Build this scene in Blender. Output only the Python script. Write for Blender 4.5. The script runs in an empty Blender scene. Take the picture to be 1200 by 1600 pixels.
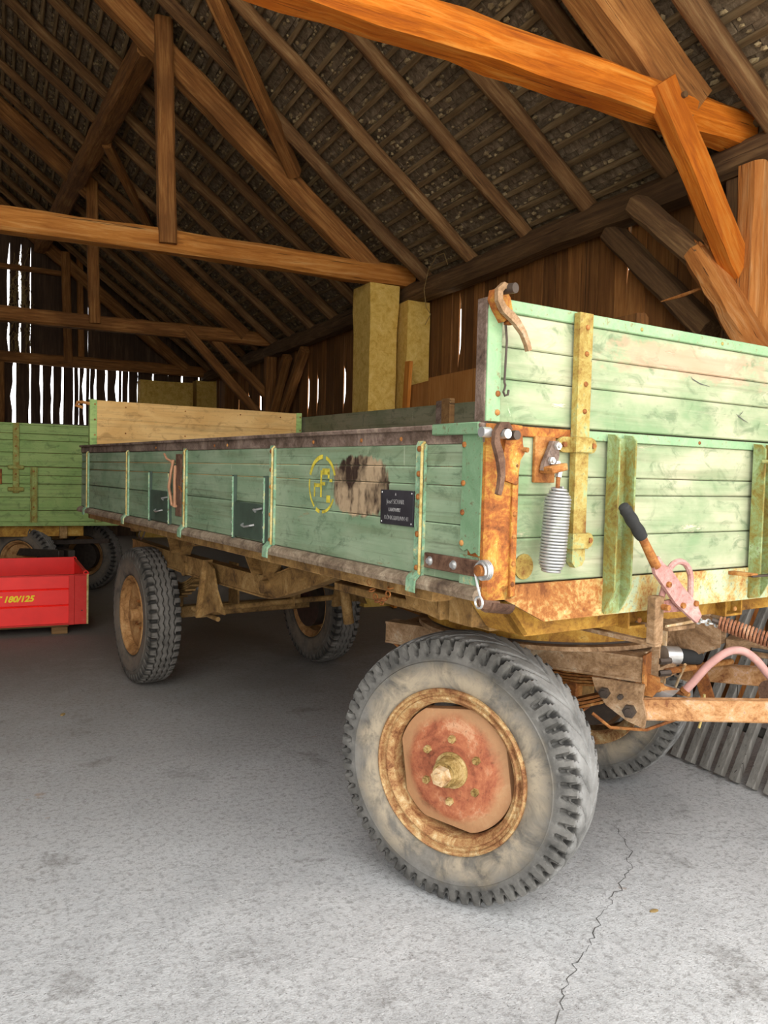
import bpy, bmesh, math, random
from math import sin, cos, pi, radians
from mathutils import Vector, Matrix

random.seed(7)
SC = bpy.context.scene
COL = SC.collection

# ------------------------------------------------------------------ camera
cam = bpy.data.cameras.new('camera')
cam.sensor_fit = 'HORIZONTAL'
cam.sensor_width = 36.0
cam.lens = 36.0 * 1276.13 / 1200.0
cam.clip_end = 500
camo = bpy.data.objects.new('camera', cam)
COL.objects.link(camo)
camo.matrix_world = Matrix(((0.90281074, -0.00147571, -0.43003558, 0),
                            (-0.42931849, 0.05473371, -0.90149312, 0),
                            (0.02486779, 0.9984999, 0.04878063, 1.4644),
                            (0, 0, 0, 1)))
SC.camera = camo

# ------------------------------------------------------------------ sky and exposure
world = bpy.data.worlds.new('sky')
SC.world = world
world.use_nodes = True
wn = world.node_tree
wn.nodes.clear()
wo = wn.nodes.new('ShaderNodeOutputWorld')
wb = wn.nodes.new('ShaderNodeBackground')
wb.inputs['Color'].default_value = (0.98, 0.985, 1.0, 1)
wb.inputs['Strength'].default_value = 1.0
wn.links.new(wb.outputs[0], wo.inputs[0])
sun = bpy.data.lights.new('hazy_sun', 'SUN')
sun.energy = 3.2
sun.angle = radians(25)
sun.color = (1.0, 0.93, 0.82)
suno = bpy.data.objects.new('sun', sun)
suno.rotation_euler = Vector((0.62, 0.30, 0.72)).to_track_quat('Z', 'Y').to_euler()
COL.objects.link(suno)
SC.view_settings.view_transform = 'Standard'
SC.view_settings.look = 'None'
SC.view_settings.gamma = 1.0
SC.view_settings.use_curve_mapping = False
SC.view_settings.exposure = 2.15
SC.cycles.max_bounces = 8
SC.cycles.diffuse_bounces = 6
SC.cycles.glossy_bounces = 3
SC.cycles.use_denoising = True
SC.cycles.sample_clamp_indirect = 6

# portal over the open barn front: only guides sampling towards the sky
pl = bpy.data.lights.new('doorway_portal', 'AREA')
pl.shape = 'RECTANGLE'
pl.size = 8.6
pl.size_y = 7.4
pl.cycles.is_portal = True
plo = bpy.data.objects.new('doorway_portal', pl)
plo.location = (0.5, 0.4, 3.7)
plo.rotation_euler = (radians(90), 0, 0)
COL.objects.link(plo)


# ------------------------------------------------------------------ helpers: colour and nodes
def C(h):
    h = h.lstrip('#')
    out = []
    for i in (0, 2, 4):
        v = int(h[i:i + 2], 16) / 255
        out.append(v / 12.92 if v <= 0.04045 else ((v + 0.055) / 1.055) ** 2.4)
    return (*out, 1.0)


class M:
    """small node builder around one Principled material"""
    def __init__(s, name, rough=0.8, metal=0.0, spec=0.3):
        s.m = bpy.data.materials.new(name)
        s.m.use_nodes = True
        s.nt = s.m.node_tree
        s.b = s.nt.nodes['Principled BSDF']
        s.b.inputs['Roughness'].default_value = rough
        s.b.inputs['Metallic'].default_value = metal
        s.b.inputs['Specular IOR Level'].default_value = spec
        s.tc = s.nt.nodes.new('ShaderNodeTexCoord').outputs['Object']
        s.oi = s.nt.nodes.new('ShaderNodeObjectInfo').outputs['Random']

    def link(s, a, b):
        s.nt.links.new(a, b)

    def put(s, sock, v):
        if hasattr(v, 'is_linked') or hasattr(v, 'links'):
            s.link(v, sock)
        else:
            sock.default_value = v

    def vec(s, scale=(1, 1, 1), rand=True, loc=(0, 0, 0)):
        mp = s.nt.nodes.new('ShaderNodeMapping')
        mp.inputs['Scale'].default_value = scale
        mp.inputs['Location'].default_value = loc
        v = s.tc
        if rand:
            a = s.nt.nodes.new('ShaderNodeVectorMath')
            a.operation = 'ADD'
            mu = s.math('MULTIPLY', s.oi, 37.0)
            cb = s.nt.nodes.new('ShaderNodeCombineXYZ')
            for k in range(3):
                s.link(mu, cb.inputs[k])
            s.link(v, a.inputs[0])
            s.link(cb.outputs[0], a.inputs[1])
            v = a.outputs[0]
        s.link(v, mp.inputs['Vector'])
        return mp.outputs[0]

    def noise(s, vec, scale, detail=5, rough=0.55, dist=0.0):
        n = s.nt.nodes.new('ShaderNodeTexNoise')
        n.inputs['Scale'].default_value = scale
        n.inputs['Detail'].default_value = detail
        n.inputs['Roughness'].default_value = rough
        n.inputs['Distortion'].default_value = dist
        s.link(vec, n.inputs['Vector'])
        return n.outputs['Fac']

    def voro(s, vec, scale, feature='F1'):
        n = s.nt.nodes.new('ShaderNodeTexVoronoi')
        n.feature = feature
        n.inputs['Scale'].default_value = scale
        s.link(vec, n.inputs['Vector'])
        return n.outputs['Distance']

    def math(s, op, a, b=0.0):
        n = s.nt.nodes.new('ShaderNodeMath')
        n.operation = op
        s.put(n.inputs[0], a)
        s.put(n.inputs[1], b)
        return n.outputs[0]

    def rng(s, f, a, b, c=0.0, d=1.0):
        n = s.nt.nodes.new('ShaderNodeMapRange')
        n.inputs[1].default_value = a
        n.inputs[2].default_value = b
        n.inputs[3].default_value = c
        n.inputs[4].default_value = d
        s.link(f, n.inputs[0])
        return n.outputs[0]

    def ramp(s, f, stops):
        n = s.nt.nodes.new('ShaderNodeValToRGB')
        e = n.color_ramp.elements
        while len(e) < len(stops):
            e.new(0.5)
        for el, (p, c) in zip(e, stops):
            el.position = p
            el.color = c
        s.link(f, n.inputs[0])
        return n.outputs[0]

    def mix(s, f, a, b, blend='MIX'):
        n = s.nt.nodes.new('ShaderNodeMix')
        n.data_type = 'RGBA'
        n.blend_type = blend
        s.put(n.inputs['Factor'], f)
        s.put(n.inputs[6], a)
        s.put(n.inputs[7], b)
        return n.outputs[2]

    def sep(s):
        n = s.nt.nodes.new('ShaderNodeSeparateXYZ')
        s.link(s.tc, n.inputs[0])
        return n.outputs

    def color(s, c):
        s.put(s.b.inputs['Base Color'], c)
        return s

    def rough(s, c):
        s.put(s.b.inputs['Roughness'], c)
        return s

    def bump(s, h, strength=0.4, dist=0.01):
        n = s.nt.nodes.new('ShaderNodeBump')
        n.inputs['Strength'].default_value = strength
        n.inputs['Distance'].default_value = dist
        s.link(h, n.inputs['Height'])
        s.link(n.outputs[0], s.b.inputs['Normal'])
        return s


def mat_timber(name, dark, mid, light, long=2, sc=1.0, bumpy=0.5, vary=(0.78, 1.12)):
    """raw wood, grain along local axis `long`"""
    m = M(name, 0.82)
    g = [14.0 * sc] * 3
    g[long] = 0.9 * sc
    v = m.vec(tuple(g))
    gr = m.noise(v, 2.2, 9, 0.7, 0.45)
    v2 = m.vec()
    big = m.noise(v2, 1.6, 3)
    base = m.ramp(gr, [(0.3, dark), (0.5, mid), (0.72, light)])
    t = m.mix(m.rng(big, 0.42, 0.68, 0, 0.55), base, dark)
    bri = m.rng(m.oi, 0, 1, vary[0], vary[1])
    cb = m.nt.nodes.new('ShaderNodeCombineColor')
    for k in range(3):
        m.link(bri, cb.inputs[k])
    t = m.mix(1.0, t, cb.outputs[0], 'MULTIPLY')
    gc = [60.0 * sc] * 3
    gc[long] = 0.45 * sc
    crack = m.noise(m.vec(tuple(gc)), 1.1, 2, 0.5, 0.6)
    ck = m.rng(crack, 0.27, 0.32, 0.85, 0.0)
    t = m.mix(ck, t, C('#1c1009'))
    m.color(t)
    h = m.math('SUBTRACT', gr, m.math('MULTIPLY', ck, 0.8))
    m.bump(h, bumpy * 1.3, 0.014)
    return m.m


def mat_painted(name, paint, faded, bare, along, wear=0.5, dirt='#3a3524', side_marks=False, front_marks=False):
    """old painted planks: paint fades, chips to bare wood along the grain"""
    m = M(name, 0.72)
    g = [22.0] * 3
    g[along] = 0.8
    gv = m.vec(tuple(g), rand=True)
    grain = m.noise(gv, 1.6, 6, 0.6, 0.5)
    v = m.vec(rand=True)
    vx = [2.0, 2.0, 2.0]
    vx[along] = 1.1
    big = m.noise(m.vec(tuple(vx), rand=False), 2.3, 5, 0.6, 0.4)
    fine = m.noise(v, 45, 4)
    c = m.mix(m.rng(big, 0.36, 0.62), paint, faded)
    blot = m.noise(m.vec((3, 3, 5), rand=False, loc=(3, 1, 7)), 3.1, 6, 0.66, 0.8)
    c = m.mix(m.rng(blot, 0.54, 0.66, 0, 0.7), c, tuple(x * 0.60 for x in paint[:3]) + (1,))
    c = m.mix(m.rng(grain, 0.50, 0.70, 0, 0.38), c, C('#5b5a3c'))
    hair = [70.0] * 3
    hair[along] = 1.6
    hr = m.noise(m.vec(tuple(hair), rand=True, loc=(1, 2, 3)), 1.0, 5, 0.7, 0.4)
    c = m.mix(m.rng(hr, 0.58, 0.68, 0, 0.45), c, C(dirt))
    c = m.mix(m.rng(hr, 0.30, 0.40, 0.3, 0), c, faded)
    wv = [7.0] * 3
    wv[along] = 1.3
    wn_ = m.noise(m.vec(tuple(wv), rand=True), 2.0, 8, 0.7, 0.9)
    w = m.rng(wn_, 0.70 - 0.1 * wear, 0.74 - 0.1 * wear, 0, 0.85)
    c = m.mix(w, c, bare)
    # pale scratches
    sv = m.noise(m.vec((9, 9, 2.2), rand=True, loc=(5, 5, 5)), 3.0, 6, 0.75, 1.5)
    c = m.mix(m.rng(sv, 0.665, 0.70, 0, 0.5), c, C('#c9cdb4'))
    c = m.mix(m.rng(fine, 0.62, 0.75, 0, 0.35), c, C(dirt))
    if side_marks:
        X = m.sep()
        yy = m.math('DIVIDE', m.math('SUBTRACT', X[1], 0.635), 0.19)
        zz = m.math('DIVIDE', m.math('SUBTRACT', X[2], 1.415), 0.105)
        r2 = m.math('ADD', m.math('POWER', m.math('ABSOLUTE', yy), 2.4), m.math('POWER', m.math('ABSOLUTE', zz), 3.0))
        streak = m.noise(m.vec((20, 34, 5), rand=False), 1.0, 6, 0.7, 0.6)
        edge = m.math('ADD', r2, m.math('MULTIPLY', m.math('SUBTRACT', streak, 0.5), 1.6))
        mask = m.rng(edge, 0.75, 0.95, 1, 0)
        burn = m.noise(m.vec((4, 8, 5), rand=False, loc=(0, 2.9, 0)), 1.3, 4, 0.6)
        bcol = m.mix(m.rng(burn, 0.42, 0.56), C('#2c1d14'), C('#a08a6d'))
        bcol = m.mix(m.rng(streak, 0.5, 0.75, 0, 0.6), bcol, C('#8b7559'))
        c = m.mix(mask, c, bcol)
    if front_marks:
        X = m.sep()
        sh = m.noise(m.vec((5, 5, 9), rand=False), 2.0, 5, 0.7)
        zz = m.math('ABSOLUTE', m.math('DIVIDE', m.math('SUBTRACT', X[2], 1.835), 0.055))
        xx = m.math('ABSOLUTE', m.math('DIVIDE', m.math('SUBTRACT', X[0], 0.85), 0.40))
        e = m.math('ADD', m.math('MAXIMUM', zz, xx), m.math('MULTIPLY', m.math('SUBTRACT', sh, 0.5), 2.6))
        c = m.mix(m.rng(e, 0.55, 0.95, 0.65, 0), c, C('#b58f76'))
    m.color(c)
    h = m.math('ADD', m.math('MULTIPLY', grain, 0.6), m.math('MULTIPLY', m.math('SUBTRACT', 1.0, w), 0.5))
    m.bump(h, 0.55, 0.007)
    return m.m


def mat_rust(name, cols, sc=1.0, rough=0.75, th=(0.36, 0.46, 0.54, 0.62), metal=0.0, bumpy=0.6, grad=None):
    """rust / ochre / old paint blotches: four colours"""
    m = M(name, rough, metal)
    v = m.vec((1, 1, 1))
    n = m.noise(v, 8 * sc, 10, 0.74, 0.6)
    n2 = m.noise(v, 75 * sc, 5, 0.65)
    f = m.math('ADD', m.math('MULTIPLY', n, 0.74), m.math('MULTIPLY', n2, 0.26))
    if grad:
        X = m.sep()
        f = m.math('ADD', f, m.rng(X[grad[0]], grad[1], grad[2], grad[3], grad[4]))
    c = m.ramp(f, [(t, C(k)) for t, k in zip(th, cols)])
    c = m.mix(m.rng(n2, 0.57, 0.68, 0, 0.6), c, C(cols[0]))
    m.color(c)
    m.bump(f, bumpy, 0.006)
    return m.m


def mat_plain(name, col, rough=0.6, metal=0.0, var=0.25, sc=20, bumpy=0.15, spec=0.3):
    m = M(name, rough, metal, spec)
    n = m.noise(m.vec(), sc, 5, 0.6)
    k = C(col)
    d = tuple(x * (1 - var) for x in k[:3]) + (1,)
    l = tuple(min(1, x * (1 + var)) for x in k[:3]) + (1,)
    m.color(m.ramp(n, [(0.3, d), (0.7, l)]))
    m.bump(n, bumpy, 0.004)
    return m.m


MAT = {}
# timber
MAT['beam'] = mat_timber('hewn_timber', C('#5e3a1a'), C('#94602e'), C('#bd8a50'))
MAT['beam_bright'] = mat_timber('honey_timber', C('#94480c'), C('#c86d12'), C('#df9a42'))
MAT['beam_tan'] = mat_timber('tan_timber', C('#94561c'), C('#c27e36'), C('#dba664'))
MAT['beam_grey'] = mat_timber('weathered_timber', C('#4a3420'), C('#6d5032'), C('#94744c'))
MAT['pole'] = mat_timber('rafter_pole', C('#4e321b'), C('#86603a'), C('#b08f62'), bumpy=0.7)
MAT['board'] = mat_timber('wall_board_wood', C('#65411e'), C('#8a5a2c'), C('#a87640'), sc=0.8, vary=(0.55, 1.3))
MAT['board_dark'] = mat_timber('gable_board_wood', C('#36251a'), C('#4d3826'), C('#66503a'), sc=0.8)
MAT['fresh_plank'] = mat_timber('fresh_plank_wood', C('#b06420'), C('#d08430'), C('#e0a256'))
MAT['ply'] = mat_timber('brown_chipboard', C('#a5672c'), C('#bd7f3e'), C('#cd9454'), sc=1.4, bumpy=0.15)
MAT['split'] = mat_timber('split_timber', C('#a05a22'), C('#c98340'), C('#e2ae74'), bumpy=0.9)
MAT['rack'] = mat_timber('grey_slat_wood', C('#68645c'), C('#86827a'), C('#a19d94'), sc=1.5, bumpy=0.25)
MAT['rack_dark'] = mat_timber('dark_cross_slat', C('#3c3934'), C('#4c4943'), C('#5f5b54'), sc=1.5)
MAT['pallet'] = mat_timber('pallet_wood', C('#6d4c2a'), C('#8d6a40'), C('#a98557'), long=0)
MAT['batten'] = mat_timber('roof_batten_wood', C('#5a452c'), C('#88704e'), C('#ab9470'), bumpy=0.4)
# trailer woods
MAT['side'] = mat_painted('green_side_paint', C('#6b8264'), C('#87977b'), C('#8d7f5d'), 1, 0.35, side_marks=True)
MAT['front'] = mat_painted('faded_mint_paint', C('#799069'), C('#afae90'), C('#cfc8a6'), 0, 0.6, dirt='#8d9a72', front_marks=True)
MAT['green2'] = mat_painted('olive_green_paint', C('#83a05a'), C('#98ae68'), C('#8a7a48'), 0, 0.3)
MAT['insidewood'] = mat_painted('worn_inside_boards', C('#c09658'), C('#d0a96c'), C('#8fa05e'), 0, 0.55, dirt='#5a4328')
MAT['inside_dark'] = mat_painted('dark_inside_boards', C('#5c6148'), C('#75705a'), C('#7b6a4a'), 1, 0.4)
MAT['patch'] = mat_rust('green_sheet_metal', ['#5b3a22', '#5d7c5a', '#6d8a69', '#839a7c'], 1.0, th=(0.26, 0.36, 0.55, 0.75))
MAT['mint_metal'] = mat_rust('mint_sheet_metal', ['#7a4a22', '#789c72', '#8fab82', '#a2b48f'], 1.0, th=(0.25, 0.36, 0.55, 0.75))
MAT['hatch'] = mat_plain('dark_green_hatch', '#3d4a3e', 0.6, sc=12)
# metals
MAT['rust'] = mat_rust('brown_rust', ['#4a2a14', '#7d4a22', '#9c6530', '#b98a52'])
MAT['rust_dusty'] = mat_rust('dusty_rust', ['#57412c', '#836546', '#a28464', '#bba88c'])
MAT['ochre'] = mat_rust('ochre_rust', ['#633616', '#965624', '#b58838', '#b8b478'], 1.3, th=(0.38, 0.49, 0.58, 0.66))
MAT['skirt'] = mat_rust('flaking_skirt_paint', ['#6c3c18', '#98602e', '#b59f62', '#a9b896'], 1.0, grad=(0, 0.40, 0.62, -0.035, 0.075))
MAT['strap'] = mat_rust('yellowed_strap_paint', ['#6b421a', '#8f7638', '#a39352', '#8da076'], 1.2)
MAT['rib'] = mat_rust('rib_paint', ['#5f431c', '#7d7034', '#7d8c5a', '#94a67c'], 1.0)
MAT['sstrap'] = mat_rust('side_strap_paint', ['#6a4424', '#6f9474', '#8aa688', '#c9bd7c'], 1.4)
MAT['edge'] = mat_rust('yellowed_strap_edge', ['#80562a', '#ad9758', '#c4b276', '#cfc496'], 1.4)
MAT['rail'] = mat_rust('side_rail_metal', ['#382c24', '#5d4c40', '#77655a', '#8f7d6c'], 1.0)
MAT['lowrail'] = mat_rust('lower_rail_metal', ['#4b3c30', '#6f5e4c', '#8c7b66', '#a99a82'], 1.0)
MAT['frame'] = mat_rust('chassis_paint', ['#4b3620', '#7a5c34', '#967444', '#ac8c5c'], 0.9)
MAT['yframe'] = mat_rust('yellow_brown_frame', ['#5f3c14', '#8f6423', '#ab8030', '#bd9a50'], 0.8)
MAT['darkmetal'] = mat_plain('dark_iron', '#4a4038', 0.5, 0.4)
MAT['black_strip'] = mat_rust('dark_hinge_plate', ['#3a2418', '#5a4030', '#6f5442', '#80654f'])
MAT['chrome'] = mat_plain('zinc_steel', '#c9c9c6', 0.35, 0.7, 0.12)
MAT['spring'] = mat_plain('galvanised_spring', '#a9a9a6', 0.42, 0.6, 0.12, 60)
MAT['rspring'] = mat_rust('rusty_spring', ['#54301c', '#7d4e34', '#9c6a4c', '#b08a6c'], 2)
MAT['pink'] = mat_rust('faded_pink_paint', ['#764a3a', '#a0726a', '#b38880', '#bfa196'], 1.2)
MAT['hose'] = mat_plain('pink_rubber_hose', '#bd8f86', 0.7, 0, 0.2)
MAT['rubber'] = mat_plain('black_rubber', '#2b2b2a', 0.75, 0, 0.3)
MAT['plate'] = mat_plain('black_name_plate', '#2e2c2f', 0.5, 0, 0.5, 9)
MAT['white'] = mat_plain('faded_white_lettering', '#8f8d8a', 0.7, 0, 0.4, 90)
MAT['yellow_mark'] = mat_plain('yellow_stencil_paint', '#b9a93a', 0.8, 0, 0.45, 40)
MAT['yellow'] = mat_plain('yellow_lettering', '#f2d61e', 0.5, 0, 0.05)
MAT['red'] = mat_plain('red_enamel', '#fb2a20', 0.42, 0, 0.10, 6, 0.05, 0.4)
MAT['red_worn'] = mat_rust('worn_red_enamel', ['#a03a28', '#cc2e28', '#d43c34', '#d89084'], 1.2, th=(0.22, 0.34, 0.6, 0.74))
MAT['strapcloth'] = mat_plain('old_leather_strap', '#a5795a', 0.8)
MAT['rimrust'] = mat_rust('rusty_rim', ['#5d361c', '#936640', '#b3905f', '#cdb88e'], 2.2)
MAT['disc'] = mat_rust('red_oxide_disc', ['#5d301c', '#96553a', '#ad6a48', '#c49470'], 0.8)
def dusty_rim_of(mat, r0, r1, col):
    nt = mat.node_tree
    b = nt.nodes['Principled BSDF']
    src = b.inputs['Base Color'].links[0].from_socket
    m = M.__new__(M)
    m.m, m.nt, m.b = mat, nt, b
    m.tc = nt.nodes.new('ShaderNodeTexCoord').outputs['Object']
    X = m.sep()
    r = m.math('SQRT', m.math('ADD', m.math('MULTIPLY', X[1], X[1]), m.math('MULTIPLY', X[2], X[2])))
    r = m.math('ADD', r, m.math('MULTIPLY', m.math('SUBTRACT', m.noise(m.tc, 14, 6, 0.7), 0.5), 0.06))
    m.color(m.mix(m.rng(r, r0, r1, 0, 0.75), src, col))


dusty_rim_of(MAT['disc'], 0.16, 0.19, C('#b08a62'))
MAT['rimtan'] = mat_rust('tan_rim', ['#5d3f22', '#94693c', '#ad8150', '#bd9866'], 1.0)
MAT['drawbar'] = mat_rust('rusty_pink_drawbar', ['#7a4a2c', '#b07f50', '#c99b6c', '#d8b4a0'], 1.3)
MAT['rim_pale'] = mat_rust('pale_rusty_steel', ['#8a6238', '#bd9a6c', '#cdb490', '#d8c8ac'], 1.6)
MAT['strap2'] = mat_rust('olive_strap', ['#7a5424', '#8f8440', '#93a05a', '#a0ac6a'], 1.4)
MAT['hub'] = mat_rust('greasy_hub', ['#5a4420', '#8f7440', '#b59a64', '#cdb78a'], 1.6)


def mat_tyre(name, dark, dust, amt, wall=None, rw=(0.29, 0.40), top=None):
    m = M(name, 0.88)
    v = m.vec()
    n = m.noise(v, 9, 6, 0.65)
    n2 = m.noise(v, 70, 4, 0.6)
    c = m.mix(m.rng(n, 0.35, 0.65, 0.1, amt), C(dark), C(dust))
    if wall:
        X = m.sep()
        r = m.math('SQRT', m.math('ADD', m.math('MULTIPLY', X[1], X[1]), m.math('MULTIPLY', X[2], X[2])))
        r = m.math('ADD', r, m.math('MULTIPLY', m.math('SUBTRACT', n, 0.5), 0.08))
        k = m.math('MULTIPLY', m.rng(r, rw[0] - 0.04, rw[0], 0.5, 1), m.rng(r, rw[1] - 0.03, rw[1] + 0.03, 1, 0))
        sm = m.noise(m.vec((1, 1, 1), loc=(3, 3, 3)), 7, 5, 0.7, 0.6)
        c = m.mix(m.math('MULTIPLY', k, m.rng(sm, 0.38, 0.58, 0.15, 0.95)), c, C(wall))
    if top:
        ax = m.math('ABSOLUTE', X[0])
        rt = m.math('SQRT', m.math('ADD', m.math('MULTIPLY', X[1], X[1]), m.math('MULTIPLY', X[2], X[2])))
        gr = m.math('MULTIPLY', m.rng(rt, 0.438, 0.449, 1, 0), m.rng(ax, 0.096, 0.104, 1, 0))
        c = m.mix(m.math('MULTIPLY', m.rng(rt, 0.446, 0.452, 0, 0.75), m.rng(n, 0.35, 0.6, 0.4, 1)), c, C(top))
        c = m.mix(m.math('MULTIPLY', gr, 0.8), c, C('#1c1b19'))
    c = m.mix(m.rng(n2, 0.6, 0.8, 0, 0.4), c, C(dark))
    m.color(c)
    m.bump(n2, 0.25, 0.004)
    return m.m


MAT['tyre_front'] = mat_tyre('dusty_worn_tyre', '#3a3936', '#726f69', 0.95, '#a4967f', (0.29, 0.355), '#8f8e8a')
MAT['tyre_rear'] = mat_tyre('grimy_tyre', '#3a3731', '#6b655c', 0.9, '#75695a', (0.28, 0.37), '#76716a')


def mat_floor():
    m = M('worn_concrete', 0.86)
    v = m.vec(rand=False)
    a = m.noise(v, 0.9, 5, 0.6, 0.3)
    b = m.noise(v, 5.0, 8, 0.7)
    f = m.noise(v, 160, 3, 0.6)
    g = m.noise(v, 38, 5, 0.7)
    c = m.ramp(a, [(0.33, C('#a3a3a1')), (0.6, C('#b8b8b6'))])
    c = m.mix(m.rng(b, 0.45, 0.68, 0, 0.6), c, C('#cacac8'))
    c = m.mix(m.rng(g, 0.50, 0.62, 0, 0.55), c, C('#7d7b77'))
    sp = m.noise(v, 90, 4, 0.7)
    c = m.mix(m.rng(sp, 0.56, 0.66, 0, 0.75), c, C('#7a7874'))
    c = m.mix(m.rng(sp, 0.33, 0.42, 0.6, 0), c, C('#d6d5d2'))
    st = m.noise(m.vec((1, 1, 1), rand=False, loc=(4.2, 2.7, 0)), 3.3, 4, 0.5, 0.2)
    c = m.mix(m.rng(m.math('ADD', st, m.math('MULTIPLY', m.math('SUBTRACT', g, 0.5), 0.25)), 0.62, 0.74, 0, 0.5), c, C('#68655f'))
    ru = m.noise(m.vec((1, 1, 1), rand=False, loc=(9, 1, 0)), 5.5, 3, 0.5)
    c = m.mix(m.rng(ru, 0.74, 0.80, 0, 0.5), c, C('#a07a4c'))
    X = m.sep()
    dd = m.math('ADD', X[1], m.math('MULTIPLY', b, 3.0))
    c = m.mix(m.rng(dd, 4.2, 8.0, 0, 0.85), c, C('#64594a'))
    vo = m.voro(v, 75)
    pit = m.rng(vo, 0.10, 0.17, 1, 0)
    pm = m.math('MULTIPLY', pit, m.rng(m.noise(v, 9, 3), 0.5, 0.6))
    c = m.mix(m.math('MULTIPLY', pm, 0.6), c, C('#54524e'))
    c = m.mix(m.rng(f, 0.58, 0.75, 0, 0.35), c, C('#d2d0cb'))
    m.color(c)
    h = m.math('ADD', m.math('MULTIPLY', g, 0.6), m.math('SUBTRACT', m.math('MULTIPLY', f, 0.5), m.math('MULTIPLY', pm, 0.6)))
    m.bump(h, 0.8, 0.007)
    return m.m


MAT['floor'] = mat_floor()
MAT['crack'] = mat_plain('crack_dirt', '#55534f', 0.95)
MAT['yard'] = mat_plain('yard_gravel', '#b3aea4', 0.95, 0, 0.2, 3)
MAT['plaster'] = mat_rust('ochre_plaster', ['#96762e', '#c9a24a', '#dcb964', '#e6cc8c'], 1.6, 0.9, th=(0.28, 0.44, 0.56, 0.74), bumpy=0.9)
MAT['tile'] = mat_rust('roof_tile_clay', ['#43362a', '#685844', '#82705a', '#a08e76'], 1.6, 0.9)
MAT['mortar'] = mat_rust('lime_mortar', ['#645238', '#8d7858', '#a8946f', '#c0ae8a'], 2.0, 0.95)
MAT['roofskin'] = mat_plain('roof_outer_skin', '#4a4038', 0.9)
MAT['straw'] = mat_plain('dry_vine', '#8c7448', 0.9)


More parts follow.
